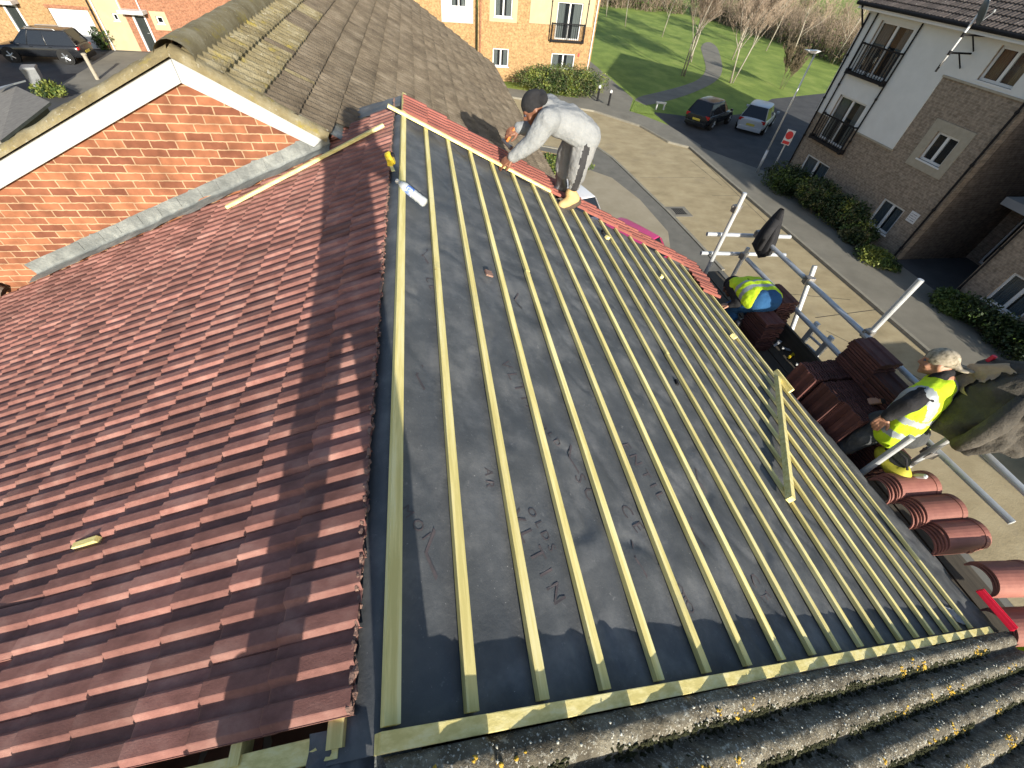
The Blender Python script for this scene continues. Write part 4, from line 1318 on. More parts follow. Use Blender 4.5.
# ---- flats in the middle distance
YC = on_ground(583, 85).y
cen = empty('apartment_block', 'sunlit yellow brick apartment block with cream render panels and one balcony at the park edge', 'apartment block')
X0 = on_y(505, 83, YC).x - 2.1
X1 = on_y(583, 85, YC).x + 0.25
fr = Frame((X0, YC, GZ), (1, 0, 0), (0, -1, 0))
WU = X1 - X0
g1 = rect_px(fr, [(493, 48), (508, 67)])
g2 = rect_px(fr, [(552, 53), (573, 70)])
f1 = rect_px(fr, [(495, -4), (512, 18)])
f1 = (f1[0], f1[1], f1[2], f1[2] + 1.45)
bal = rect_px(fr, [(552, 22), (582, 43)])
dd = (bal[0] + .3, bal[1] - .3, bal[2] + .12, bal[2] + 2.15)
hl = [g1, g2, f1, dd, (f1[0], f1[1], f1[2] + 2.6, f1[3] + 2.6)]
VC = 7.6
wall_open(fr, 0, WU, 0, VC, hl, 0.3, 'brick_yel', cen)
pu0, pv = fr.px(529, 23)
wall_open(fr, pu0, WU - .35, pv, VC - .1, hl, 0.03, 'render_cream', cen, 'render_panel', 0.035)
wall_open(fr, f1[0] - .35, f1[1] + .35, f1[2] - .25, VC - .1, hl, 0.03, 'render_cream', cen, 'render_panel', 0.035)
for w in hl[:3] + hl[4:]: window(fr, w, cen, curtain='curtain')
window(fr, dd, cen, curtain='curtain', sill=False)
juliet(fr, *bal, cen, n=16)
pipe(fr, WU - .15, 0, VC, 0.04, cen, 'upvc')
pipe(fr, 0.15, 0, VC, 0.06, cen, 'brick_red')
pipe(fr, bal[0] - .12, bal[2], VC, 0.03, cen)
pipe(fr, bal[1] + .06, bal[2], VC, 0.03, cen)
m = MB()
m.box((X1 - .15, YC + 5.3, GZ + VC / 2), (0.3, 10, VC))
m.build('wall', 'brick_side', cen)
m = MB()
bx = fr.px(578.5, 55)
bar_uv(m, fr, bx[0] - .06, bx[0] + .06, bx[1] - .1, bx[1] + .1, 0, 0.06)
m.build('alarm_box', 'sign_red', cen)
# its set back left wing
fw2 = Frame((X0 - 9, YC + 0.9, GZ), (1, 0, 0), (0, -1, 0))
hw = [(7.2, 8.3, 3.9, 4.9)]
wall_open(fw2, 0, 9.0, 0, VC, hw, 0.3, 'brick_yel', cen)
window(fw2, hw[0], cen)
wall_open(fw2, 6.55, 8.75, 3.1, VC - .1, hw, 0.03, 'render_white', cen, 'render_panel', 0.04)
m = MB()
tile_slab(m, (X0 - 9.3, YC - .4, GZ + VC + .05), (X1 + .4, YC - .4, GZ + VC + .05), (0, math.cos(pit), math.sin(pit)), 6.0, course=0.4, col_w=0.4)
m.build('roof', 'roof_brown', cen, fix=False, tint=True)

# ---- terrace across the street on the left
YT = on_ground(148, 52).y
ter = empty('terraced_row', 'row of yellow and red brick houses with a white garage door and dark front doors', 'house')
XT0 = on_y(-60, 20, YT).x
fr = Frame((XT0, YT, GZ), (1, 0, 0), (0, -1, 0))
def U(px, py): return fr.px(px, py)[0]
ug0, ug1 = U(47, 8), U(86, 8)
gar = (ug0, ug1, 0.02, 2.1)
dr1 = (U(2, 5), U(16, 5), 0.05, 2.15)
dr2 = (U(131, 14), U(144, 14), 0.05, 2.05)
sw1 = rect_px(fr, [(111, 13), (120, 21)])
sw2 = rect_px(fr, [(155, 16), (165, 24)])
dr3 = (U(185, 10), U(197, 10), 0.05, 2.05)
hl = [gar, dr1, dr2, sw1, sw2]
u_a, u_b, u_c = U(84, 0) + .25, U(124, 14), U(240, 0) + 3
up1 = (gar[0] + .3, gar[1] - .3, 3.3, 4.5)
up2 = (u_b + .2, u_b + 1.4, 3.3, 4.5)
VT = 5.6
wall_open(fr, 0, u_a, 0, VT, hl + [up1], 0.25, 'brick_yel', ter)
wall_open(fr, u_a + .001, u_b, 0, VT, hl, 0.25, 'render_cream', ter)
wall_open(fr, u_b + .001, u_c, 0, VT, hl + [up2], 0.25, 'brick_red', ter)
window(fr, sw1, ter, mull=(), curtain=None)
window(fr, sw2, ter, mull=(), curtain=None)
window(fr, up1, ter); window(fr, up2, ter)
m = MB()
u0, u1, v0, v1 = sw2
for (a, b, c, d) in ((u0 - .28, u0 - .002, v0 - .35, v1 + .25), (u1 + .002, u1 + .28, v0 - .35, v1 + .25), (u0 - .002, u1 + .002, v1 + .002, v1 + .25), (u0 - .002, u1 + .002, v0 - .35, v0 - .055)):
    bar_uv(m, fr, a, b, c, d, 0, 0.03)
m.build('stone_surround', 'render_cream', ter)
m = MB()
bar_uv(m, fr, gar[0], gar[1], gar[2], gar[3], -0.14, -0.10)
for k in range(9): bar_uv(m, fr, gar[0] + .05, gar[1] - .05, 0.12 + k * .22, 0.30 + k * .22, -0.10, -0.09)
m.build('garage_door', 'upvc', ter)
m = MB()
bar_uv(m, fr, gar[0] - .1, gar[1] + .1, gar[3], gar[3] + .18, 0.0, 0.02)
m.build('lintel', 'brick_red', ter)
for d in (dr1, dr2):
    m = MB()
    bar_uv(m, fr, d[0] + .12, d[1] - .1, d[2], d[3] - .08, -0.12, -0.07)
    for (a, b) in ((.18, .85), (1.05, 1.75)):
        bar_uv(m, fr, d[0] + .24, (d[0] + d[1]) / 2 - .04, d[2] + a, d[2] + b, -0.07, -0.055)
        bar_uv(m, fr, (d[0] + d[1]) / 2 + .06, d[1] - .2, d[2] + a, d[2] + b, -0.07, -0.055)
    dob = m.build('door', 'gable_door', ter)
    m = MB()
    m.tube(fr.P(d[1] - .2, 1.05, -0.05), fr.P(d[1] - .34, 1.05, -0.05), 0.015, n=6)
    m.build('handle', 'galv', dob)
    m = MB()
    bar_uv(m, fr, d[0], d[0] + .12, d[2], d[3], -0.12, 0.03)
    bar_uv(m, fr, d[1] - .1, d[1], d[2], d[3], -0.12, 0.03)
    bar_uv(m, fr, d[0] + .12, d[1] - .1, d[3] - .08, d[3], -0.12, 0.03)
    m.build('door_frame', 'upvc', ter)
    m = MB()
    bar_uv(m, fr, d[0] - .45, d[1] + .25, d[3] + .08, d[3] + .26, 0, 0.75)
    m.build('porch_canopy', 'upvc', ter)
pipe(fr, u_a - .12, 0, VT, 0.045, ter, 'black_metal')
pipe(fr, u_a + .12, 0, VT, 0.045, ter, 'upvc')
pipe(fr, dr2[0] - .5, 2.3, VT, 0.04, ter, 'upvc')
pipe(fr, dr2[1] - .1, 2.3, VT, 0.04, ter, 'upvc')
m = MB()
tile_slab(m, (XT0, YT - .35, GZ + VT + .05), (XT0 + u_c, YT - .35, GZ + VT + .05), (0, math.cos(pit), math.sin(pit)), 5.0, course=0.4, col_w=0.4)
m.build('roof', 'roof_brown', ter, fix=False, tint=True)

# shed roof and bits in the yard on the left
t = empty('garden_shed', 'low shed with weathered grey felt roof below the white bargeboard', 'shed')
q = [on_ground(0, 141, GZ + 2.2), on_ground(50, 102, GZ + 2.2), on_ground(16, 86, GZ + 2.5), on_ground(-20, 92, GZ + 2.5), on_ground(-60, 150, GZ + 2.2)]
m = MB()
m.prism(q, (0, 0, -1), 0.09)
m.build('roof', 'shed', t)
c = sum(q, Vector()) / 5
m = MB()
m.prism([Vector((c.x + (p.x - c.x) * .88, c.y + (p.y - c.y) * .88, GZ)) for p in q], (0, 0, 1), 2.1)
m.build('wall', 'plank', t)
m = MB()
a, b_ = on_ground(-4, 92, GZ + 2.56), on_ground(14, 85, GZ + 2.56)
m.prism([a, b_, b_ + Vector((.15, .5, 0)), a + Vector((-.1, .5, 0))], (0, 0, 1), 0.05)
m.build('roof_sheet', 'dish', t)
t = empty('wheelie_bin', 'grey wheelie bin standing beside the shed', 'bin')
bc = on_ground(45, 93)
m = MB()
R_ = Matrix.Rotation(0.35, 3, 'Z')
def bq(w, d, z): return [Vector((bc.x, bc.y, GZ + z)) + R_ @ Vector((x * w / 2, y * d / 2, 0)) for x, y in ((-1, -1), (1, -1), (1, 1), (-1, 1))]
m.hexa(bq(.50, .56, .06), bq(.62, .74, 1.12))
m.build('body', 'grey_plastic', t, bevel=0.02)
m = MB()
m.hexa(bq(.66, .80, 1.125), bq(.60, .72, 1.21))
m.build('lid', 'grey_plastic', t, bevel=0.02)
for sgn in (-1, 1):
    m = MB()
    p = Vector((bc.x, bc.y, GZ + .11)) + R_ @ Vector((sgn * .28, .28, 0))
    m.tube(p - R_ @ Vector((.03, 0, 0)), p + R_ @ Vector((.03, 0, 0)), .11, n=14)
    m.build('wheel', 'tyre', t)
# pale post
pb_ = on_ground(98, 80)
pt_ = on_plane(83, 53, pb_, (0, 1, 0))
m = MB()
m.lathe([(.10, 0), (.10, pt_.z - GZ - .1), (.13, pt_.z - GZ - .09), (.13, pt_.z - GZ - .02), (.09, pt_.z - GZ)], Matrix.Translation((pb_.x, pb_.y, GZ)), 12)
tag(m.build('post', 'stone', smooth=False), 'thick pale grey concrete post standing behind the black estate car', 'post')

# ================================================================== vehicles
def car(name, label, paint, L_, W_, H_, loc, head, suv=False, plate=True, group=None, rails=False):
    t = empty(name, label, 'car', group)
    t.location = loc
    t.rotation_euler = (0, 0, head)
    hl, hw = L_ / 2, W_ / 2
    zb = 0.20 if not suv else 0.26
    belt = H_ * 0.60
    hood = H_ * 0.57
    sect = [(-hl, .78, zb + .16, belt * .86), (-hl + .05, .90, zb + .05, belt * .97), (-hl + .28, .97, zb, belt), (-hl * .45, 1.0, zb, belt), (0.1, 1.0, zb, belt), (hl * .38, 1.0, zb, belt * .985),
            (hl * .58, .98, zb, hood * .97), (hl - .35, .93, zb + .02, hood * .88), (hl - .06, .80, zb + .06, hood * .74), (hl, .66, zb + .16, hood * .60)]
    mb = MB()
    ring = []
    for (x, k, z0, z1) in sect:
        w = hw * k
        h = z1 - z0
        ring.append([(x, -w * .86, z0), (x, -w * .97, z0 + h * .22), (x, -w, z0 + h * .55), (x, -w * .955, z0 + h * .90), (x, -w * .84, z1 - .005), (x, -w * .4, z1 + .02),
                     (x, w * .4, z1 + .02), (x, w * .84, z1 - .005), (x, w * .955, z0 + h * .90), (x, w, z0 + h * .55), (x, w * .97, z0 + h * .22), (x, w * .86, z0)])
    n = 12
    vs = [p for r in ring for p in r]
    fs = [(i * n + k, i * n + (k + 1) % n, (i + 1) * n + (k + 1) % n, (i + 1) * n + k) for i in range(len(ring) - 1) for k in range(n)]
    fs += [tuple(range(n)), tuple(reversed(range((len(ring) - 1) * n, len(ring) * n)))]
    mb.add(vs, fs)
    bo = mb.build('body', paint, t, smooth=True)
    md = bo.modifiers.new('sub', 'SUBSURF'); md.levels = 2; md.render_levels = 2
    # cabin glass and roof
    rear = -hl + (.10 if not suv else .12)
    base = [(rear, hw * .86), (-hl * .3, hw * .93), (hl * .12, hw * .93), (hl * .46, hw * .80)]
    top = [(rear + (.42 if not suv else .30), hw * .64), (-hl * .3, hw * .70), (hl * .0, hw * .70), (hl * .12, hw * .60)]
    zt = H_ - .05
    mb = MB()
    lo = [(x, -y, belt - .05) for x, y in base] + [(x, y, belt - .05) for x, y in reversed(base)]
    up = [(x, -y, zt) for x, y in top] + [(x, y, zt) for x, y in reversed(top)]
    mb.add(lo + up, [(k, (k + 1) % 8, 8 + (k + 1) % 8, 8 + k) for k in range(8)] + [tuple(range(8, 16))])
    mb.build('windows', 'car_glass', t)
    mb = MB()
    r0 = [(x, -y * 1.03, zt - .035) for x, y in top] + [(x, y * 1.03, zt - .035) for x, y in reversed(top)]
    r1 = [(x * .99, -y * .98, zt + .025) for x, y in top] + [(x * .99, y * .98, zt + .025) for x, y in reversed(top)]
    r2 = [(x * .9, -y * .7, zt + .05) for x, y in top] + [(x * .9, y * .7, zt + .05) for x, y in reversed(top)]
    mb.add(r0 + r1 + r2, [(k, (k + 1) % 8, 8 + (k + 1) % 8, 8 + k) for k in range(8)] + [(8 + k, 8 + (k + 1) % 8, 16 + (k + 1) % 8, 16 + k) for k in range(8)] + [tuple(range(16, 24)), tuple(reversed(range(8)))])
    # pillars
    for s in (-1, 1):
        for k in range(4):
            (bx, by), (tx, ty) = base[k], top[k]
            wd = (.10, .05, .05, .06)[k] if k else .11
            a, b = Vector((bx, s * by, belt - .05)), Vector((tx, s * ty, zt - .02))
            o = Vector((0, s * .006, .004)) + Vector((-.006 if k == 0 else (.006 if k == 3 else 0), 0, 0))
            dx = Vector((wd, 0, 0))
            mb.hexa([a + o - dx * .5, a + o + dx * .5, a + o + dx * .5 - Vector((0, s * .03, 0)), a + o - dx * .5 - Vector((0, s * .03, 0))],
                    [b + o - dx * .5, b + o + dx * .5, b + o + dx * .5 - Vector((0, s * .03, 0)), b + o - dx * .5 - Vector((0, s * .03, 0))])
    mb.build('roof', paint, t, smooth=True, bevel=0.03)
    # wheels
    wr = .32 if not suv else .37
    for sx_ in (-hl * .60, hl * .62):
        for s in (-1, 1):
            mb = MB()
            mb.tube((sx_, s * (hw - .16), wr), (sx_, s * (hw * .985 + .006), wr), wr * 1.16, n=20)
            mb.build('wheel_arch', 'tyre', t)
            mb = MB()
            prof = [(wr * .62, 0.0), (wr * .93, 0.0), (wr, .03), (wr, .17), (wr * .93, .20), (wr * .62, .20)]
            q = Matrix.Translation((sx_, s * (hw * .985 - .17), wr)) @ Matrix.Rotation(-s * math.pi / 2, 4, 'X')
            mb.lathe(prof, q, 22)
            w = mb.build('wheel', 'tyre', t, smooth=False)
            mb = MB()
            for k in range(5):
                a = 2 * math.pi * k / 5
                mb.tube(q @ Vector((0, 0, .195)), q @ Vector((wr * .62 * math.cos(a), wr * .62 * math.sin(a), .19)), .05, .04, 6)
            mb.tube(q @ Vector((0, 0, .19)), q @ Vector((0, 0, .205)), .07, n=10)
            mb.build('rim', 'alloy', w)
    for s in (-1, 1):
        mb = MB()
        mb.box((-hl + .07, s * hw * .74, belt * .83), (.10, hw * .30, .17 if not suv else .14))
        mb.build('tail_light', 'tail_red', t, bevel=.015)
        mb = MB()
        mb.box((hl - .16, s * hw * .62, hood * .68), (.22, hw * .34, .13))
        mb.build('headlight', 'alloy', t, bevel=.02)
        mb = MB()
        mb.box((hl * .40, s * (hw + .08), belt + .04), (.10, .17, .12))
        mb.build('door_mirror', paint, t, bevel=.025)
        for k in (0, 1):
            mb = MB()
            mb.box((hl * .05 - k * hl * .42, s * (hw * .985), belt * .86), (.16, .03, .025))
            mb.build('door_handle', paint, t)
    mb = MB()
    mb.box((-hl + .005, 0, zb + .33), (.03, .52, .12))
    mb.build('number_plate', 'plate', t)
    mb = MB()
    mb.box((-hl + .03, 0, zb + .10), (.12, W_ * .80, .22))
    mb.build('rear_bumper', 'black_metal' if suv else paint, t, bevel=.03)
    if rails:
        for s in (-1, 1):
            mb = MB()
            mb.path([(-hl * .62, s * hw * .62, zt + .02), (-hl * .58, s * hw * .62, zt + .075), (hl * .0, s * hw * .60, zt + .075), (hl * .05, s * hw * .60, zt + .02)], .02, 6)
            mb.build('roof_rail', 'alloy', t)
    return t
def ground_mid(*pts):
    q = [on_ground(*p) for p in pts]
    return sum(q, Vector()) / len(q)
zc = Vector((0, 0, .014))
p = ground_mid((683, 122), (712, 132))
hd = math.atan2(28.6 - p.y, 19.6 - p.x)
hdv = Vector((math.cos(.62), math.sin(.62), 0))
car('parked_car', 'black hatchback parked in the shade facing the grass, left of the silver one', 'car_black', 3.9, 1.82, 1.46, p + hdv * 1.35 + zc, .62)
p = ground_mid((732, 128), (765, 136))
hdv = Vector((math.cos(.80), math.sin(.80), 0))
car('parked_car', 'silver hatchback parked in the shade near the lamp post', 'car_silver', 3.9, 1.85, 1.5, p + hdv * 1.35 + zc, .80)
p = ground_mid((18, 63), (70, 65))
a, b_ = on_ground(18, 63), on_ground(72, 65)
hd = math.atan2((a - b_).y, (a - b_).x)
side = Vector((-math.sin(hd), math.cos(hd), 0))
if side.y < 0: side = -side
car('estate_car', 'black estate car with roof rails parked outside the white garage door', 'car_black', 4.7, 1.9, 1.66, p + side * .9 + zc, hd, suv=True, rails=True)
g = on_ground(549, 219)
car('parked_car', 'white car on the forecourt, mostly hidden behind the roof verge and the tan boot', 'car_white', 3.9, 1.8, 1.5, Vector((g.x + .35, g.y - .0, GZ + .012)), 1.9)
g = on_ground(601, 260)
car('parked_car', 'bright pink car mostly hidden behind the far row of red roof tiles', 'car_pink', 3.9, 1.75, 1.45, Vector((g.x + .25, g.y + .0, GZ + .012)), 2.15)

# ================================================================== street furniture
g = on_ground(756, 174)
t = empty('street_lamp', 'tall slim grey street lamp standing at the corner of the shaded parking court', 'street lamp')
top = on_plane(809, 53, g, (-0.6, -0.8, 0))
hh = top.z - GZ
m = MB()
m.tube((g.x, g.y, GZ), (g.x, g.y, GZ + 1.2), .075, .07, 10)
m.tube((g.x, g.y, GZ + 1.2), (g.x, g.y, GZ + hh), .045, .035, 10)
m.build('column', 'galv', t, smooth=True)
m = MB()
m.path([(g.x, g.y, GZ + hh - .02), (g.x - .1, g.y - .05, GZ + hh + .08), (g.x - .5, g.y - .2, GZ + hh + .12)], .03, 8)
m.build('bracket', 'galv', t, smooth=True)
m = MB()
m.hexa([Vector((g.x - .3 + a * .10, g.y - .12 + b * .12, GZ + hh + .04)) for a, b in ((-1, -1), (1, -1), (1, 1), (-1, 1))], [Vector((g.x - .32 + a * .36, g.y - .13 + b * .15, GZ + hh + .15)) for a, b in ((-1, -1), (1, -1), (1, 1), (-1, 1))])
m.build('lamp_head', 'upvc', t, bevel=.02)
g = on_ground(769, 176)
t = empty('road_sign', 'red and white road sign on a grey post beside the apartment corner', 'sign')
u = (on_plane(790, 145, g, (-0.8, -0.6, 0)) - g)
hp = on_plane(789, 146, g, (-0.8, -0.6, 0)).z - GZ
m = MB()
m.tube((g.x, g.y, GZ), (g.x, g.y, GZ + hp + .66), .04, n=8)
m.build('post', 'galv', t)
R_ = Matrix.Rotation(rad(-58), 3, 'Z')
m = MB()
m.box((g.x - .05, g.y - .03, GZ + hp + .35), (.40, .03, .66), R_)
m.build('panel', 'sign_white', t)
m = MB()
m.lathe([(.0, 0), (.18, 0), (.18, .012), (.0, .012)], Matrix.Translation(Vector((g.x - .05, g.y - .03, GZ + hp + .45)) + R_ @ Vector((0, -.018, 0))) @ R_.to_4x4() @ Matrix.Rotation(math.pi / 2, 4, 'X'), 20)
m.box(Vector((g.x - .05, g.y - .03, GZ + hp + .12)) + R_ @ Vector((0, -.02, 0)), (.34, .012, .14), R_)
m.build('symbol', 'sign_red', t)
def bollard(px, py, label):
    g = on_ground(px, py)
    t = empty('bollard', label, 'bollard', 'black bollards across the footpath')
    m = MB()
    m.lathe([(.09, 0), (.09, .12), (.065, .16), (.065, .78), (.085, .80), (.085, .84)], Matrix.Translation((g.x, g.y, GZ)), 12)
    m.build('post', 'black_metal', t)
    m = MB()
    m.lathe([(.085, .84), (.088, .86), (.088, .94), (.05, 1.0), (.001, 1.01)], Matrix.Translation((g.x, g.y, GZ)), 12)
    m.build('cap', 'upvc', t)
bollard(597, 102, 'black bollard with white cap on the footpath, nearer the round hedge')
bollard(608, 107, 'black bollard with white cap on the footpath, nearer the grass wedge')
g = on_ground(656, 110)
t = empty('timber_rail', 'small white low rail at the edge of the grass beside the parked cars', 'rail')
m = MB()
m.box((g.x + .3, g.y + .1, GZ + .42), (.7, .06, .12), Matrix.Rotation(-.2, 3, 'Z'))
m.build('rail', 'upvc', t)
for k in (-.1, .7):
    m = MB()
    m.box((g.x + k * .7 + .1, g.y + .1, GZ + .22), (.09, .09, .44))
    m.build('post', 'upvc', t)

# ================================================================== plants
def leaves(mb, pts, size, rng):
    for p in pts:
        s = size * rng.uniform(.6, 1.3)
        a = Vector((rng.gauss(0, 1), rng.gauss(0, 1), rng.gauss(0, 1))).normalized()
        b = a.orthogonal().normalized()
        c = a.cross(b)
        th = rng.uniform(0, 6.28)
        b, c = b * math.cos(th) + c * math.sin(th), c * math.cos(th) - b * math.sin(th)
        mb.add([p - b * s * .5, p + c * s * .3, p + b * s * .5, p - c * s * .3], [(0, 1, 2, 3)])
def shrub(name, label, cat, c, size, n, lsize, mats, seed, group=None, rot=0.0, lumps=7):
    """rounded shrub: clustered leaf faces through several uneven lobes, woody stems inside"""
    rng = random.Random(seed)
    t = empty(name, label, cat, group)
    c = Vector(c)
    R_ = Matrix.Rotation(rot, 3, 'Z')
    lob = []
    for k in range(lumps):
        lob.append((Vector((rng.uniform(-.38, .38) * size[0], rng.uniform(-.34, .34) * size[1], rng.uniform(.30, .62) * size[2])), rng.uniform(.26, .40)))
    mbs = [MB() for _ in mats]
    for k in range(n):
        lc, lr = rng.choice(lob)
        d = Vector((rng.gauss(0, 1), rng.gauss(0, 1), rng.gauss(0, 1))).normalized()
        r = lr * (rng.random() ** .35) * (1 + .25 * fbm(d.x * 2.5 + lc.x, d.y * 2.5, d.z * 2.5 + lc.y))
        p = lc + Vector((d.x * size[0] * r, d.y * size[1] * r, d.z * size[2] * r * 1.2))
        if p.z < .05: p.z = rng.uniform(.05, .3)
        i = min(len(mats) - 1, int(max(0, (fbm(p.x * 1.3, p.y * 1.3, p.z * 1.3 + seed) + .5) * len(mats))))
        leaves(mbs[i], [c + R_ @ p], lsize, rng)
    for i, mm in enumerate(mats):
        if mbs[i].f: mbs[i].build('foliage', mm, t, fix=False)
    m = MB()
    for k in range(9):
        lc, lr = rng.choice(lob)
        m.tube(c + R_ @ Vector((lc.x * .5, lc.y * .5, 0)), c + R_ @ lc, .035, .012, 5)
    m.build('stems', 'twig_dark', t)
    return t
a, b_ = on_ground(518, 93), on_ground(597, 99)
mid = (a + b_) / 2
shrub('hedge', 'rounded clipped green hedge below the windows of the sunlit apartment block', 'hedge', mid + Vector((0, .9, 0)), ((b_ - a).length * 1.06, 2.6, 1.7), 24000, .11, ['leaf_dark', 'leaf_olive', 'leaf_mid', 'leaf_yel'], 3, lumps=12)
def hedge_px(a, b, w, h, n, label, mats, seed, ls=.15, name='shrub', cat='shrub'):
    pa, pb = on_ground(*a), on_ground(*b)
    d = pb - pa
    return shrub(name, label, cat, (pa + pb) / 2, (d.length * 1.1, w, h), int(n * 2.2), ls * .68, mats, seed, rot=math.atan2(d.y, d.x), lumps=9)
hedge_px((770, 186), (795, 200), 1.5, 1.3, 3500, 'low dark green shrub at the foot of the road sign', ['leaf_dark', 'leaf_dark', 'leaf_mid'], 5)
hedge_px((800, 206), (846, 238), 1.5, 1.5, 7000, 'tall clipped hedge with sunlit top below the grey balconied wall', ['leaf_dark', 'leaf_dark', 'leaf_olive', 'leaf_mid', 'leaf_yel'], 6, name='hedge', cat='hedge')
hedge_px((846, 238), (862, 250), 1.2, 0.9, 2200, 'small pale flowering shrub between the sunlit hedge and the wall sign', ['leaf_dark', 'leaf_olive', 'leaf_mid'], 7)
hedge_px((862, 257), (892, 274), 1.3, 0.6, 2200, 'low bright green shrub at the corner below the wall sign', ['leaf_dark', 'leaf_mid', 'leaf_yel'], 8)
hedge_px((938, 303), (975, 330), 1.3, 0.7, 3200, 'low bright green shrub by the second apartment block corner', ['leaf_dark', 'leaf_mid', 'leaf_mid'], 9)
hedge_px((968, 322), (1050, 385), 1.7, 1.1, 6000, 'dark hedge under the window of the second apartment block', ['leaf_dark', 'leaf_dark', 'leaf_mid'], 10, name='hedge', cat='hedge')
g = on_ground(110, 50)
shrub('shrub', 'small green shrub growing against the cream wall beside the garage', 'shrub', g + Vector((.1, 0.0, 0)), (1.2, .8, 1.5), 1300, .16, ['leaf_dark', 'leaf_mid', 'leaf_olive'], 12, lumps=5)
g = on_ground(60, 97)
shrub('shrub', 'low bright green weeds beside the grey wheelie bin', 'shrub', g, (1.5, 1.2, .8), 1200, .14, ['leaf_mid', 'leaf_yel', 'leaf_dark'], 13, lumps=5)
g = on_ground(566, 172)
shrub('shrub', 'patch of green shrub on the forecourt behind the bending worker legs', 'shrub', g + Vector((-.3, .4, 0)), (2.6, 2.4, .5), 2600, .14, ['leaf_mid', 'leaf_yel', 'leaf_mid'], 14, lumps=8)
g = on_ground(562, 158)
t = empty('planter', 'orange timber planter edge by the green shrub on the forecourt', 'planter')
m = MB()
m.box((g.x - .2, g.y - .35, GZ + .12), (2.4, .3, .24), Matrix.Rotation(-.5, 3, 'Z'))
m.build('edge', 'boot_tan', t, bevel=.02)

# bare trees
def tree_mesh(seed, h, spread, multi=1, twig='twig'):
    rng = random.Random(seed)
    tr, cr = MB(), MB()
    def grow(p, d, L_, r, lev):
        n = 3 if lev < 2 else 2
        pts, rs = [p.copy()], [r]
        for k in range(n):
            d = (d + Vector((rng.gauss(0, .10), rng.gauss(0, .10), rng.uniform(-.02, .10)))).normalized()
            p = p + d * L_ / n
            pts.append(p.copy())
            rs.append(r * (1 - .5 * (k + 1) / n))
        (tr if lev < 2 else cr).path(pts, rs, 6 if lev < 1 else (4 if lev < 2 else 3))
        if lev >= 4: return
        nb = (16, 8, 6, 5)[lev]
        for k in range(nb):
            f = rng.uniform(.30 if lev == 0 else .2, 1.0)
            i = min(n - 1, int(f * n))
            q = pts[i].lerp(pts[i + 1], f * n - i)
            az = rng.uniform(0, 6.28)
            out = Vector((math.cos(az), math.sin(az), rng.uniform(.35, 1.1) / spread)).normalized()
            dd = (d * .55 + out * .75).normalized()
            grow(q, dd, L_ * rng.uniform(.34, .58) * (1.0 - .35 * f if lev == 0 else 1), max(.010, rs[i] * .48), lev + 1)
    for q in range(multi):
        a = 2 * math.pi * q / multi + seed
        lean = Vector((math.cos(a) * .16, math.sin(a) * .16, 1)).normalized() if multi > 1 else Vector((rng.uniform(-.05, .05), rng.uniform(-.05, .05), 1)).normalized()
        grow(Vector((math.cos(a) * .15, math.sin(a) * .15, 0)) if multi > 1 else Vector(), lean, h * rng.uniform(.85, 1), .062 * h / 8, 0)
    return tr, cr
def make_tree(name, label, seed, h, spread, multi=1, bark='bark_pale', twig='twig', cat='tree', group=None):
    t = empty(name, label, cat, group)
    tr, cr = tree_mesh(seed, h, spread, multi)
    tr.build('trunk', bark, t, fix=False, smooth=True)
    cr.build('crown', twig, t, fix=False)
    return t
protos = [make_tree('birch_tree', 'x', 31, 8.5, 1.0), make_tree('birch_tree', 'x', 32, 7.5, 1.25), make_tree('birch_tree', 'x', 33, 8.0, 1.0, 3)]
spots = [((683, 76), 2, 1.0, 'bare pale three stemmed birch at the left of the park path'),
         ((691, 62), 0, .95, 'bare birch standing just behind the three stemmed birch by the path'),
         ((732, 60), 0, 1.1, 'bare pale birch on the right of the park path, further back'),
         ((731, 83), 2, .95, 'bare leaning birch on the right of the park path at the shade edge'),
         ((766, 51), 1, 1.0, 'bare tree in front of the dark thicket left of the lamp head'),
         ((789, 64), 1, 1.05, 'bare spreading tree rising beside the street lamp head'),
         ((832, 64), 1, 1.0, 'bare spreading tree close to the apartment block corner'),
         ((662, 37), 1, .9, 'bare tree in mid lawn in front of the back hedge'),
         ((625, 27), 0, .8, 'young bare tree in the lawn left of the middle one'),
         ((606, 17), 0, .8, 'slim bare tree at the back left of the lawn'),
         ((596, 20), 1, .75, 'bare sapling next to the sunlit block wall edge'),
         ((712, 18), 1, 1.0, 'bare tree at the far end of the curving path'),
         ((746, 26), 2, .9, 'bare tree at the back of the lawn right of the path end')]
used = set()
for (px, py), k, s, lab in spots:
    o = protos[k] if k not in used else copy_tree(protos[k])
    used.add(k)
    g = on_ground(px, py)
    o.location = g
    o.scale = (s, s, s)
    o.rotation_euler = (0, 0, px * .37)
    o['label'] = lab
    o['group'] = 'bare trees in the park'
g = on_ground(781, 89)
t = make_tree('bare_shrub', 'bare dark multi stemmed shrub at the shade edge beside the street lamp', 41, 2.6, .8, 3, 'twig_dark', 'twig_dark', 'shrub')
t.location = g
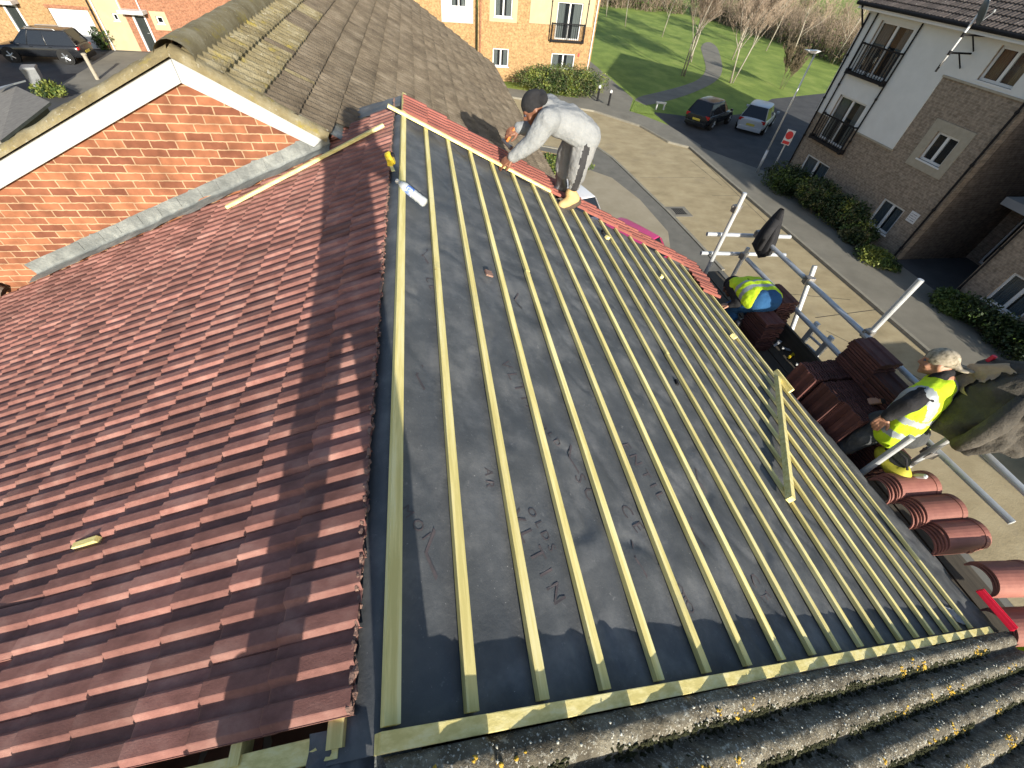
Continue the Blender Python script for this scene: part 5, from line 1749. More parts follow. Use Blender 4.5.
# the thicket and hedges that close the park: one mass of twiggy growth
rng = random.Random(77)
tm, td, tg, ty = MB(), MB(), MB(), MB()
a0, a1, a2, a3 = on_ground(576, 6), on_ground(690, 16), on_ground(770, 42), on_ground(868, 78)
for seg, (pa, pb) in enumerate(((a0, a1), (a1, a2), (a2, a3))):
    dv = pb - pa
    nr_ = Vector((-dv.y, dv.x, 0)).normalized()
    if nr_.y < 0: nr_ = -nr_
    for k in range(int(dv.length * (14 if seg else 11))):
        p = pa + dv * rng.random() + nr_ * (rng.random() ** 1.3) * 16 + nr_ * 1.0
        h = rng.uniform(2.0, 5.0) * (1 + .25 * fbm(p.x * .2, p.y * .2)) * (.8 if seg == 0 else 1)
        for q in range(7):
            d = Vector((rng.gauss(0, .34), rng.gauss(0, .34), 1)).normalized()
            b = p + Vector((rng.gauss(0, .3), rng.gauss(0, .3), 0))
            mb = tm if rng.random() < .6 else td
            e = b + d * h * rng.uniform(.6, 1)
            mb.tube(b, e, .030, .010, 3, cap=False)
            for z in range(4):
                f = rng.uniform(.35, 1)
                s_ = b.lerp(e, f)
                mb.tube(s_, s_ + Vector((rng.gauss(0, .5), rng.gauss(0, .5), rng.uniform(.2, .8))) * .9, .013, .006, 3, cap=False)
        if fbm(p.x * .13, p.y * .13, 5) > -.02:
            pts = [p + Vector((rng.gauss(0, .6), rng.gauss(0, .6), abs(rng.gauss(0, .9)) + .1)) for _ in range(26)]
            leaves(tg if rng.random() < .7 else ty, pts, .30, rng)
        else:
            pts = [p + Vector((rng.gauss(0, .7), rng.gauss(0, .7), abs(rng.gauss(0, .8)) + .1)) for _ in range(16)]
            leaves(td, pts, .26, rng)
for nm, mb, mt in (('thicket', tm, 'twig'), ('thicket', td, 'twig_dark'), ('thicket', tg, 'leaf_olive'), ('thicket', ty, 'leaf_mid')):
    tag(mb.build(nm, mt, fix=False), 'dense belt of bare brown scrub and bushes closing the park', 'thicket', kind='stuff')

# parked van and a house just outside the picture: their shadows fall into it
t = empty('parked_van', 'white panel van parked in the road beyond the right edge of the picture', 'van')
m = MB()
sec = [(-2.4, .35, 2.1), (-2.3, .30, 2.2), (.8, .30, 2.25), (1.3, .30, 2.1), (1.75, .30, 1.25), (2.4, .32, 1.1), (2.5, .4, .9)]
vs = []
for x, z0, z1 in sec: vs += [(15.1 - .95, .1 + x, GZ + z0), (15.1 + .95, .1 + x, GZ + z0), (15.1 + .85, .1 + x, GZ + z1), (15.1 - .85, .1 + x, GZ + z1)]
fs = [(i * 4 + k, i * 4 + (k + 1) % 4, (i + 1) * 4 + (k + 1) % 4, (i + 1) * 4 + k) for i in range(len(sec) - 1) for k in range(4)] + [(3, 2, 1, 0), tuple(range((len(sec) - 1) * 4, len(sec) * 4))]
m.add(vs, fs)
m.build('body', 'car_white', t, bevel=.06)
for x in (14.25, 15.95):
    for y in (-1.5, 1.7):
        m = MB()
        m.tube((x - .1, y, GZ + .36), (x + .1, y, GZ + .36), .35, n=18)
        m.build('wheel', 'tyre', t)
t = empty('neighbour_house', 'brick house beyond the left edge of the picture that shades the yard', 'house')
m = MB()
m.prism([(-18.9, 8, GZ), (-18.9, 8, GZ + 6), (-23, 8, GZ + 8.4), (-30, 8, GZ + 6), (-30, 8, GZ)], (0, 1, 0), 8)
m.build('wall', 'brick_red', t)
m = MB()
m.prism([(-18.5, 7.7, GZ + 5.85), (-23, 7.7, GZ + 8.6), (-23, 7.7, GZ + 8.45), (-18.5, 7.7, GZ + 5.7)], (0, 1, 0), 8.6)
m.prism([(-30.5, 7.7, GZ + 5.85), (-23, 7.7, GZ + 8.6), (-23, 7.7, GZ + 8.45), (-30.5, 7.7, GZ + 5.7)], (0, 1, 0), 8.6)
m.build('roof', 'roof_brown', t)

# ================================================================== scaffold along the eaves
XS = 4.41
ZP = -2.06
scaf = empty('scaffold', 'galvanised tube scaffold with guard rails and boarded platform along the right hand eaves', 'scaffold')
def pole(name, p0, p1, r=0.027, mt='galv'):
    m = MB()
    m.tube(p0, p1, r, n=14)
    m.tube(Vector(p1) , Vector(p1) + (Vector(p1) - Vector(p0)).normalized() * 0.002, r * .8, n=14)
    return m.build(name, mt, scaf, smooth=False, bevel=0.0)
def coupler(p, r=0.047):
    m = MB()
    R_ = Matrix.Rotation(random.uniform(-.3, .3), 3, 'Z')
    m.box(p, (.085, .075, .085), R_)
    m.tube(Vector(p) + R_ @ Vector((-.06, .02, .02)), Vector(p) + R_ @ Vector((.06, .02, .02)), .014, n=6)
    m.box(Vector(p) + R_ @ Vector((.05, .0, .02)), (.03, .05, .04), R_)
    return m.build('coupler', 'coupler', scaf, bevel=.006)
yL1a, yL1b = on_x(757, 237, XS), on_x(878, 340, XS)
zr1 = (yL1a.z + yL1b.z) / 2
yL2a, yL2b = on_x(750, 260, XS - .03), on_x(830, 345, XS - .03)
zr2 = (yL2a.z + yL2b.z) / 2
pole('guard_rail', (XS, yL1a.y + .04, zr1), (XS, on_x(895, 356, XS).y - .6, zr1 - .01))
pole('guard_rail', (XS - .05, yL2a.y + .04, zr2), (XS - .05, on_x(840, 356, XS).y - .4, zr2 + .005))
ra, rb = on_x(905, 425, XS), on_x(1010, 523, XS)
pole('guard_rail', (XS + .02, ra.y + .5, ra.z), (XS + .02, rb.y, rb.z))
qa, qb = on_x(965, 435, XS), on_x(1024, 490, XS)
pole('guard_rail', (XS + .01, qa.y + .45, qa.z), (XS + .01, qb.y - 1.6, qb.z - .02))
# standards
P1 = on_x(745, 193, 3.9)
pole('standard', (3.9, on_x(703, 275, 3.9).y, GZ), (3.9, P1.y, P1.z))
cy = yL1a.y
pole('standard', (XS - .06, cy - .02, GZ), (XS - .06, cy - .02, on_x(752, 258, XS).z + .10))
p3 = on_x(916, 280, XS)
pole('standard', (XS + .055, p3.y, GZ), (XS + .055, p3.y, p3.z))
p2t, p2b = on_x(811, 266, XS), on_x(788, 330, XS)
pole('standard', p2b + (p2b - p2t) * 2.2 + Vector((.05, 0, 0)), p2t + Vector((.05, 0, 0)))
t2 = on_x(925, 457, XS)
pole('standard', (XS - .05, t2.y, GZ), (XS - .05, t2.y, -0.78))
t1 = on_x(912, 437, 3.84)
pole('standard', (3.84, t1.y, GZ), (3.84, t1.y, t1.z))
# transoms at the far end
for (a, b) in (((707, 234), (790, 237)), ((701, 253), (785, 255))):
    y_ = on_x(*b, XS + .12).y
    pa = on_y(*a, yL1a.y + .09)
    pb = on_y(*b, yL1a.y + .09)
    pole('transom', pa, pb, .026, 'galv')
for y_ in (t2.y - .05, p3.y + .05, cy - .06, -.6):
    pole('transom', (3.55, y_, ZP - .09), (XS + .12, y_, ZP - .09))
pole('ledger', (XS - .02, -1.6, ZP - .13), (XS - .02, 4.7, ZP - .13))
pole('ledger', (3.66, -1.6, ZP - .13), (3.66, 4.7, ZP - .13))
for p in ((XS, cy, zr1), (XS - .05, cy, zr2), (XS + .03, p3.y, zr1), (XS, p2t.y - .08, zr1), (XS - .02, t2.y, ra.z), (XS - .02, t2.y, qa.z), (3.9, P1.y + .02, -1.0)):
    coupler(Vector(p))
for k in range(3):
    m = MB()
    x0 = 3.61 + k * .245
    m.box((x0 + .11, 1.55, ZP - .02), (.225, 6.2, .038))
    m.build('board', 'plank', scaf, bevel=.004)
m = MB()
m.box((XS - .075, 2.62, ZP + .11), (.03, 1.5, .22))
m.build('toe_board', 'plank', scaf)
# short ladder gate hung on the mid rail
m = MB()
g0, g1 = on_x(811, 322, XS), on_x(828, 337, XS)
h0, h1 = on_x(806, 347, XS), on_x(818, 358, XS)
for a, b in ((g0, h0), (g1, h1)): m.box((a + b) / 2, (.03, .06, (a - b).length + .06), Matrix.Rotation(.0, 3, 'X'))
for k in (.1, .5, .9): m.tube(g0.lerp(h0, k), g1.lerp(h1, k), .014, n=8)
m.build('ladder_gate', 'galv', scaf)

# ================================================================== loose roof tiles
def tile_mesh():
    mb = MB()
    W, L_, th = .24, .36, .022
    prof = [(x * 1.2, z) for x, z in [(0, 0), (.022, .0), (.035, .011), (.075, .011), (.09, .0), (.118, .0), (.13, .011), (.17, .011), (.185, 0), (.20, -.004)]]
    top = [(x - W / 2, z) for x, z in prof]
    poly = top + [(x, z - th + (.004 if z > .005 else 0)) for x, z in reversed(top)]
    mb.prism([(x, -L_ / 2, z) for x, z in poly], (0, 1, 0), L_)
    return mb
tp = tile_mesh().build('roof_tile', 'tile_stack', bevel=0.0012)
tag(tp, 'x', 'roof tile')
tile_used = [False]
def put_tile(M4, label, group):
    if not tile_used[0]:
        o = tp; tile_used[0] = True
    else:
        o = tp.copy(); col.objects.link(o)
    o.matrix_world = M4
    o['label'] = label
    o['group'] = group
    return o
rng = random.Random(5)
def flat_stack(x, y, z, n, label, group, rot=0.0, dz=.026):
    for k in range(n):
        put_tile(Matrix.Translation((x + rng.uniform(-.006, .006), y + rng.uniform(-.012, .012), z + .02 + k * dz)) @ Matrix.Rotation(rot + rng.uniform(-.03, .03), 4, 'Z'), label, group)
def edge_row(x, y, z, n, label, group, dy=.027, lean=.10):
    """tiles stood on end, leaning on each other along the platform"""
    for k in range(n):
        put_tile(Matrix.Translation((x + k * dy, y + rng.uniform(-.008, .008), z + .18)) @ Matrix.Rotation(math.pi / 2, 4, 'Z') @ Matrix.Rotation(math.pi / 2 + lean + rng.uniform(-.02, .02), 4, 'X'), label, group)
def ox(px, py, x): return on_x(px, py, x)
LA1, GA1 = 'dark red roof tile in the tall stack behind the crouching worker, under the guard rail', 'tiles stacked behind the crouching worker'
LA2, GA2 = 'dark red roof tile in the low stack beside the crouching worker knees', 'tiles in the low shaded stack'
a = ox(783, 292, 4.2)
nA = int((a.z - ZP) / .029)
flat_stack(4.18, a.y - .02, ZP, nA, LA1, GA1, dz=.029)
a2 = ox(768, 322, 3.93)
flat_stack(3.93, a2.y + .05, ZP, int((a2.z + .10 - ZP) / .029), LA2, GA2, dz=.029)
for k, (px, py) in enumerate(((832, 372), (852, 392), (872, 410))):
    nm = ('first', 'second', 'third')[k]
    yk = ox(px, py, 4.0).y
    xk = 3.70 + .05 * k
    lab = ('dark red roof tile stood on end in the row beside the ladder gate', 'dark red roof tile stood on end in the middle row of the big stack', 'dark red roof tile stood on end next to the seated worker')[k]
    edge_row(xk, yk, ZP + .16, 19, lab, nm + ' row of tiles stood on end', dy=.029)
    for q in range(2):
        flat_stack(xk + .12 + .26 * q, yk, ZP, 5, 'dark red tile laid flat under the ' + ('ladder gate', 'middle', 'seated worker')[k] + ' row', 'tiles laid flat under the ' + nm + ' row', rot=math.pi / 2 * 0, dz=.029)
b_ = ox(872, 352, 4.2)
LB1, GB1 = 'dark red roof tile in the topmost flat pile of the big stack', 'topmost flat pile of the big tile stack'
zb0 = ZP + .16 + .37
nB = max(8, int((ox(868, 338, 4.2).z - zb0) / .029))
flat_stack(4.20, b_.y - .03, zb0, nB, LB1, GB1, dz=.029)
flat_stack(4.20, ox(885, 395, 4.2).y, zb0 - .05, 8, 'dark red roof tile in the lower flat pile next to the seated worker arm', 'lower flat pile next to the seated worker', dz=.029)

# half round ridge tiles, nested
def ridge_mesh():
    mb = MB()
    R0, th, L_ = .118, .013, .37
    def sec(x, r):
        return [Vector((x, r * math.cos(a), r * math.sin(a) * .92)) for a in [math.pi * k / 16 for k in range(17)]]
    o0, o1, i0, i1 = sec(-L_ / 2, R0), sec(L_ / 2, R0), sec(-L_ / 2, R0 - th), sec(L_ / 2, R0 - th)
    vs = o0 + o1 + i0 + i1
    fs = []
    for k in range(16):
        fs += [(k, k + 1, 18 + k, 17 + k), (34 + k, 51 + k, 52 + k, 35 + k), (k, 34 + k, 35 + k, k + 1), (17 + k, 18 + k, 52 + k, 51 + k)]
    fs += [(0, 17, 51, 34), (16, 50, 67, 33)]
    mb.add(vs, fs)
    # rim band at one end
    a0, a1, b0, b1 = sec(L_ / 2 - .05, R0 + .001), sec(L_ / 2 - .004, R0 + .001), sec(L_ / 2 - .05, R0 + .005), sec(L_ / 2 - .004, R0 + .005)
    vs = b0 + b1 + a0 + a1
    mb.add(vs, [f for k in range(16) for f in ((k, k + 1, 18 + k, 17 + k), (k, 34 + k, 35 + k, k + 1), (17 + k, 18 + k, 52 + k, 51 + k))])
    return mb
rp_ = ridge_mesh().build('ridge_tile', 'ridge_tile', smooth=False, bevel=0.001)
tag(rp_, 'x', 'ridge tile')
r_used = [False]
def put_ridge(M4, label, group):
    if r_used[0]:
        o = rp_.copy(); col.objects.link(o)
    else:
        o = rp_; r_used[0] = True
    o.matrix_world = M4
    o['label'], o['group'] = label, group
for si, (px, py, n, lab, xx) in enumerate([(912, 484, 5, 'terracotta half round ridge tile in the nested pile beside the yellow bag', 4.02), (936, 508, 5, 'terracotta half round ridge tile in the middle one of three nested piles', 4.05),
                                   (958, 533, 5, 'terracotta half round ridge tile in the third pile from the yellow bag', 4.08)]):
    c = on_x(px, py, xx)
    for k in range(n):
        put_ridge(Matrix.Translation((xx + (k - n) * .012 + rng.uniform(-.003, .003), c.y, c.z - .03 - (n - 1 - k) * .020)) @ Matrix.Rotation(rng.uniform(-.04, .04) - .06, 4, 'Z') @ Matrix.Rotation(rng.uniform(-.03, .03), 4, 'X'), lab, ('first', 'second', 'third')[si] + ' nested pile of ridge tiles')
for (px, py, lab) in ((1006, 577, 'single terracotta ridge tile behind the red plastic bar'), (1024, 625, 'terracotta ridge tile under the near end of the red plastic bar')):
    c = on_x(px, py, 4.02)
    for k in range(3):
        put_ridge(Matrix.Translation((4.06, c.y, c.z - .05 - (2 - k) * .02)) @ Matrix.Rotation(-.12, 4, 'Z'), lab if k == 2 else lab.replace('single ', '').replace('ridge tile', 'ridge tile in the nested pile'), 'near ridge tiles by the red bar ' + ('one' if px < 1010 else 'two'))

# ================================================================== things on the scaffold
# red plastic bar
t = empty('plastic_bar', 'bright red ribbed plastic bar lying at the near eaves corner', 'plastic bar')
a, b_ = on_plane(978, 590, slope_r(4.05, 0, .20), (math.sin(PR), 0, math.cos(PR))), on_plane(1013, 630, slope_r(4.05, 0, .20), (math.sin(PR), 0, math.cos(PR)))
d = (b_ - a).normalized()
sdn = d.cross(Vector((math.sin(PR), 0, math.cos(PR)))).normalized()
upn = sdn.cross(d)
R_ = Matrix((d, sdn, upn)).transposed()
m = MB()
m.box((a + b_) / 2, ((b_ - a).length, .055, .022), R_)
m.build('base', 'red_plastic', t, bevel=.004)
for s in (-1, 1):
    m = MB()
    m.box((a + b_) / 2 + sdn * s * .02 + upn * .018, ((b_ - a).length * .98, .012, .02), R_)
    m.build('rib', 'red_plastic', t, bevel=.003)
m = MB()
m.box(b_ - sdn * .05 - d * .02, (.05, .12, .012), R_)
m.build('foot', 'red_plastic', t, bevel=.003)
m = MB()
c = on_plane(957, 612, slope_r(4.0, 0, .02), (math.sin(PR), 0, math.cos(PR)))
m.grid(lambda u, v: c + Vector((-.07 + .16 * u, -.05 + .09 * v - .04 * u, -.07 * u + .012 * fbm(u * 4, v * 4, 3, 3) + .012)), 14, 10)
tag(m.build('plastic_sheet', 'dish', smooth=True, fix=False), 'scrap of pale grey plastic sheet beside the red plastic bar', 'plastic sheet')
# hi-vis vest over the near rail
c = on_plane(1018, 655, (4.1, 0, -1.6), (1, 0, 0))
t = empty('hi_vis_vest', 'yellow hi-vis vest with silver tape hung at the near right corner of the frame', 'vest')
m = MB()
m.grid(lambda u, v: c + Vector((.05 - .10 * v, .05 - .22 * u, .04 - .30 * v + .02 * math.sin(u * 9) * v + .01 * fbm(u * 4, v * 4, 1))), 20, 16)
m.build('cloth', 'hivis', t, smooth=True, fix=False)
m = MB()
m.grid(lambda u, v: c + Vector((.052 - .10 * (v * .18 + .35), .05 - .22 * u, .044 - .30 * (v * .18 + .35) + .02 * math.sin(u * 9) * (v * .18 + .35))), 20, 3)
m.build('reflective_tape', 'reflect', t, smooth=True, fix=False)
# yellow bag
c = on_x(893, 463, 3.95)
t = empty('tool_bag', 'olive yellow tool bag with dark opening below the seated worker', 'bag')
m = MB()
m.grid(lambda u, v: c + Vector((.10 * math.sin(math.pi * v) * math.cos(2 * math.pi * u) * .9, .17 * math.sin(math.pi * (.15 + .7 * v)) * math.sin(2 * math.pi * u), -.11 + .20 * v + .015 * fbm(math.cos(6.28 * u) * 2, math.sin(6.28 * u) * 2, v * 3))), 24, 10)
m.build('body', 'bag', t, smooth=True, fix=False)
m = MB()
m.lathe([(.001, .0), (.085, .0), (.09, .012), (.001, .014)], Matrix.Translation(c + Vector((-.01, 0, .075))) @ Matrix.Rotation(-.5, 4, 'Y'), 14, sx=.8)
m.build('opening', 'black_cloth', t)
m = MB()
m.path([c + Vector((-.05, .10, .07)), c + Vector((-.07, .05, .15)), c + Vector((-.06, -.05, .16)), c + Vector((-.03, -.11, .08))], .010, 6)
m.build('handle', 'black_cloth', t, smooth=True)
m = MB()
m.lathe([(.012, 0), (.02, .03), (.02, .09), (.012, .10)], Matrix.Translation(c + Vector((.06, -.14, .02))) @ Matrix.Rotation(.6, 4, 'X'), 10)
m.build('buckle', 'galv', t)
# litter of small tools on the platform
for k, (px, py, mt, lab, nm, cat) in enumerate([(783, 334, 'dish', 'crumpled pale rag on the platform beside the low tile stack', 'rag', 'rag'), (776, 345, 'upvc', 'white plastic strip on the platform boards', 'plastic_strip', 'plastic strip'),
                                    (786, 350, 'galv', 'grey metal tool lying on the platform boards', 'hand_tool', 'tool'), (790, 357, 'yellow_tool', 'yellow handled tool on the platform boards', 'hand_tool', 'tool'), (799, 366, 'upvc', 'small white scrap at the near end of the platform litter', 'plastic_scrap', 'scrap')]):
    c = on_plane(px, py, (0, 0, ZP + .02), (0, 0, 1))
    m = MB()
    if nm == 'rag':
        m.grid(lambda u, v: c + Vector((.12 * (u - .5), .10 * (v - .5), .02 + .025 * fbm(u * 3, v * 3, 2, 3))), 12, 12)
    else:
        ang = rng.uniform(-.6, .8)
        R_ = Matrix.Rotation(ang, 3, 'Z')
        m.box(c + Vector((0, 0, .015)), (.13 - .012 * k, .026, .018), R_)
        m.box(c + R_ @ Vector((.07, 0, .018)), (.035, .042, .022), R_)
    tag(m.build(nm, mt, bevel=.003 if nm != 'rag' else 0, fix=nm != 'rag', smooth=nm == 'rag'), lab, cat)

# draped jackets
def folds(t, seed): return .5 * math.sin(t * 3 + seed) + .3 * math.sin(t * 7 + seed * 2) + .2 * math.sin(t * 12 + seed)
t = empty('jacket', 'black jacket hung from the far corner of the scaffold guard rail', 'jacket')
jt, jb = on_x(783, 209, XS + .02), on_x(757, 256, XS - .02)
ht = jt.z - jb.z
cyj = (jt.y + jb.y) / 2
m = MB()
def jk(u, v):
    a = 2 * math.pi * u
    w = (.02 + .145 * math.sin(math.pi * min(1, v * .56 + .02)) ** .8) if v < .85 else .145 * .99 * (1 - (v - .85) / .15) + .045
    r = w * (1 + .22 * folds(a, 2.2) * min(1, v * 2))
    return Vector((XS + .01 + .55 * r * math.cos(a), jt.y + (jb.y - jt.y) * v + r * math.sin(a) * .95, jt.z - ht * v + .012 * math.sin(a * 3) * v))
m.grid(jk, 36, 22)
m.build('body', 'black_cloth', t, smooth=True, fix=False)
m = MB()
m.path([Vector((XS - .03, jt.y - .06, jt.z - ht * .18)), Vector((XS - .10, jt.y - .10, jt.z - ht * .45)), Vector((XS - .085, jt.y - .09, jt.z - ht * .8))], [.045, .05, .04], 10)
m.build('sleeve', 'black_cloth', t, smooth=True)
t = empty('jacket', 'brown grey work jacket with tan lining slung over the guard rail at the right edge', 'jacket')
jtop, jbot = -0.68, -1.36
jy = 1.27
m = MB()
def jk2(u, v):
    a = 2 * math.pi * u
    sh = min(1.0, (v + .02) * 3.2) ** .6
    w = (.05 + .19 * sh + .06 * v)
    r = w * (1 + .17 * folds(a + v * 1.3, 1.3) * min(1, v * 2.5) + .22 * fbm(math.cos(a) * 2, math.sin(a) * 2, v * 3.2, 4))
    edge = 1 + .09 * math.sin(2 * a + 1) * v + .04 * math.sin(5 * a) * v
    return Vector((XS - .02 + .62 * r * math.cos(a), jy + r * math.sin(a) * 1.15 + .05 * v, jtop + (jbot - jtop) * v * edge + .02 * fbm(a, v * 5, 2, 2)))
m.grid(jk2, 72, 40)
m.build('body', 'jacket', t, smooth=True, fix=False)
m = MB()
def jl(u, v):
    uu = .36 + .07 * v * (1 + .5 * folds(u * 9, 2))
    p = jk2(uu, .10 + u * .86)
    c = Vector((XS - .02, jy + .05 * u, p.z))
    return p + (p - c).normalized() * .022
m.grid(jl, 50, 8)
m.build('lining', 'lining', t, smooth=True, fix=False)
m = MB()
m.path([Vector((XS - .12, jy - .10, -.84)), Vector((XS - .21, jy - .16, -1.05)), Vector((XS - .20, jy - .15, -1.26)), Vector((XS - .18, jy - .12, -1.38))], [.06, .07, .062, .055], 12)
m.build('sleeve', 'jacket', t, smooth=True)
m = MB()
p = jk2(.27, .20)
m.box(p + Vector((0, .01, .0)), (.03, .03, .06))
m.build('tag', 'red_plastic', t, bevel=.006)

# ================================================================== people
class Blob(MB):
    def cap(self, p0, p1, r0, r1, n=14):
        """tapered capsule"""
        p0, p1 = Vector(p0), Vector(p1)
        d = p1 - p0
        L_ = d.length
        q = d.to_track_quat('Z', 'Y').to_matrix().to_4x4() if L_ > 1e-6 else Matrix()
        q.translation = p0
        prof = []
        for k in range(6): a = math.pi / 2 * (1 - k / 6); prof.append((max(1e-4, r0 * math.cos(a)), -r0 * math.sin(a)))
        prof.append((r0, 0))
        prof.append((r1, L_))
        for k in range(1, 7): a = math.pi / 2 * k / 6; prof.append((max(1e-4, r1 * math.cos(a)), L_ + r1 * math.sin(a)))
        self.lathe(prof, q, n)
    def chain(self, pts, rs):
        for k in range(len(pts) - 1): self.cap(pts[k], pts[k + 1], rs[k], rs[k + 1])
    def ell(self, c, R, r):
        mb = MB()
        mb.ball((0, 0, 0), 1, 16)
        self.add([Vector(c) + R @ Vector((p[0] * r[0], p[1] * r[1], p[2] * r[2])) for p in mb.v], mb.f)
    def merged(self, voxel, smooth=4):
        me = bpy.data.meshes.new('tmp')
        me.from_pydata(self.v, [], self.f)
        bm = bmesh.new(); bm.from_mesh(me); bmesh.ops.recalc_face_normals(bm, faces=bm.faces); bm.to_mesh(me); bm.free()
        o = bpy.data.objects.new('tmp', me)
        col.objects.link(o)
        r = o.modifiers.new('r', 'REMESH'); r.mode = 'VOXEL'; r.voxel_size = voxel
        s = o.modifiers.new('s', 'SMOOTH'); s.iterations = smooth; s.factor = .5
        dg = bpy.context.evaluated_depsgraph_get()
        out = bpy.data.meshes.new_from_object(o.evaluated_get(dg))
        bpy.data.objects.remove(o)
        return out
def mesh_obj(name, meshes, mats, parent, face_fn=None, wrinkle=0.0, wsc=9.0):
    bm = bmesh.new()
    for me in meshes: bm.from_mesh(me)
    if wrinkle:
        bm.normal_update()
        for v in bm.verts:
            v.co += v.normal * wrinkle * fbm(v.co.x * wsc, v.co.y * wsc, v.co.z * wsc * .7, 3)
    me = bpy.data.meshes.new(name)
    bm.to_mesh(me); bm.free()
    for m_ in mats: me.materials.append(MT[m_])
    if face_fn:
        for p in me.polygons: p.material_index = face_fn(p.center)
    else:
        for p in me.polygons: p.material_index = 0
    me.shade_smooth()
    o = bpy.data.objects.new(name, me)
    col.objects.link(o)
    o.parent = parent
    return o
def basis(fwd, up):
    f = Vector(fwd).normalized()
    s = f.cross(Vector(up)).normalized()
    u = s.cross(f)
    return Matrix((s, f, u)).transposed()      # columns: right, forward, up
def head(B, c, fwd, up, k=1.0):
    R = basis(fwd, up)
    c = Vector(c)
    P = lambda x, y, z: c + R @ Vector((x * k, y * k, z * k))
    B.ell(P(0, -.008, .02), R, (.077 * k, .095 * k, .102 * k))
    B.ell(P(0, .028, -.045), R, (.056 * k, .066 * k, .070 * k))
    B.cap(P(0, .088, .018), P(0, .106, -.018), .011 * k, .017 * k, 8)
    for s in (-1, 1):
        B.ell(P(s * .080, -.01, -.005), R, (.012 * k, .02 * k, .032 * k))
        B.cap(P(s * .018, .083, .033), P(s * .05, .073, .036), .012 * k, .010 * k, 8)
        B.ell(P(s * .045, .062, -.025), R, (.022 * k, .02 * k, .02 * k))
    B.cap(P(-.02, .088, -.060), P(.02, .088, -.060), .010 * k, .010 * k, 8)
    B.ell(P(0, .078, -.095), R, (.025 * k, .02 * k, .02 * k))
    return R
def eyes(parent, c, R, k=1.0):
    m = MB()
    for s in (-1, 1): m.ball(Vector(c) + R @ Vector((s * .033 * k, .083 * k, .016 * k)), .0105 * k, 8)
    m.build('eyes', 'ink', parent, smooth=True)
def hand(B, w, d, nrm, k=1.0, side=1, curl=.5):
    """palm, four unequal bent fingers and a thumb; d towards the fingertips, nrm out of the back of the hand"""
    d = Vector(d).normalized()
    nrm = Vector(nrm)
    nrm = (nrm - d * nrm.dot(d)).normalized()
    s = d.cross(nrm) * side
    w = Vector(w)
    lens = (.072, .080, .074, .058)
    for i in range(4):
        off = (-.030 + .020 * i)
        kn = w + (d * (.088 - .006 * abs(i - 1)) + s * off) * k
        B.cap(w + s * off * .6 * k, kn, .015 * k, .012 * k, 8)
        p, dd = kn, d.copy()
        for j, f in enumerate((.45, .32, .23)):
            a = curl * (.55, .8, .6)[j]
            dd = (dd * math.cos(a) - nrm * math.sin(a)).normalized()
            nn = nrm
            q = p + dd * lens[i] * f * k * 1.1
            B.cap(p, q, (.0105 - .0008 * j) * k, (.0098 - .001 * j) * k, 8)
            p = q
    t0 = w + (d * .02 - s * .028) * k
    t1 = t0 + (d * .035 - s * .030 - nrm * .008) * k
    t2 = t1 + (d * .034 - s * .010 - nrm * .012) * k
    B.cap(t0, t1, .014 * k, .012 * k, 8)
    B.cap(t1, t2, .0115 * k, .009 * k, 8)
def boot(parent, heel, toe, ankle, k=1.0, mt='boot_tan'):
    heel, toe, ankle = Vector(heel), Vector(toe), Vector(ankle)
    B = Blob()
    B.cap(heel, heel.lerp(toe, .55), .044 * k, .048 * k)
    B.cap(heel.lerp(toe, .5), toe, .048 * k, .040 * k)
    B.cap(heel + (ankle - heel) * .15, ankle + (ankle - heel) * .25, .046 * k, .050 * k)
    B.cap(ankle, heel.lerp(toe, .5), .046 * k, .040 * k)
    o = mesh_obj('boot', [B.merged(.011, 3)], [mt], parent)
    S = Blob()
    dn = (ankle - heel).normalized() * -.034 * k
    S.cap(heel + dn, heel.lerp(toe, .5) + dn, .040 * k, .046 * k)
    S.cap(heel.lerp(toe, .5) + dn, toe + dn, .046 * k, .038 * k)
    so = mesh_obj('boot_sole', [S.merged(.012, 2)], ['sole'], o)
    return o

# ---- the worker bending over the far verge
pw = empty('person', 'man in pale grey sweatshirt, black cap and tan boots bending over the far tiles', 'person')
yn, yf = 4.00, 4.28
ym = (yn + yf) / 2
pel = on_y(583, 133, ym); chest = on_y(557, 119, ym); neck = on_y(546, 110, ym); hd_ = on_y(534, 109, ym)
sn, sf = on_y(547, 121, yn - .06), on_y(550, 107, yf + .08)
en, wn = on_y(533, 142, yn - .05), on_y(513, 157, yn + .0)
ef, wf = on_y(536, 128, yf), on_y(519, 129, yf - .05)
hn, hf = on_y(585, 141, yn + .03), on_y(580, 134, yf - .03)
kn_, an = on_y(579, 165, yn - .02), on_y(573, 188, yn)
kf, af = on_y(566, 155, yf), on_y(561, 178, yf)
ks = 1.06
B = Blob()
B.chain([pel, chest, neck], [.12 * ks, .11 * ks, .055 * ks])
B.cap(neck, hd_, .055 * ks, .055 * ks)
hf_dir = Vector((-.72, .08, -.62)); hf_up = Vector((-.55, .0, .83))
R1 = head(B, hd_, hf_dir, hf_up, 1.0 * ks)
for a, b, c in ((sn, en, wn), (sf, ef, wf)): B.chain([chest, a, b, c], [.08 * ks, .06 * ks, .042 * ks, .030 * ks])
for a, b, c in ((hn, kn_, an), (hf, kf, af)): B.chain([pel, a, b, c], [.10 * ks, .085 * ks, .055 * ks, .038 * ks])
HB = Blob()
hand(HB, wn, on_y(502, 163, yn + .04) - wn, Vector((-.2, -.5, .8)), 1.05 * ks, 1, .45)
hand(HB, wf, on_y(507, 133, yf - .05) - wf, Vector((-.3, -.6, .6)), 1.0 * ks, 1, 1.1)
mesh_obj('body', [B.merged(.012), HB.merged(.0055, 2)], ['skin_dark'], pw)
eyes(pw, hd_, R1, ks)
B = Blob()
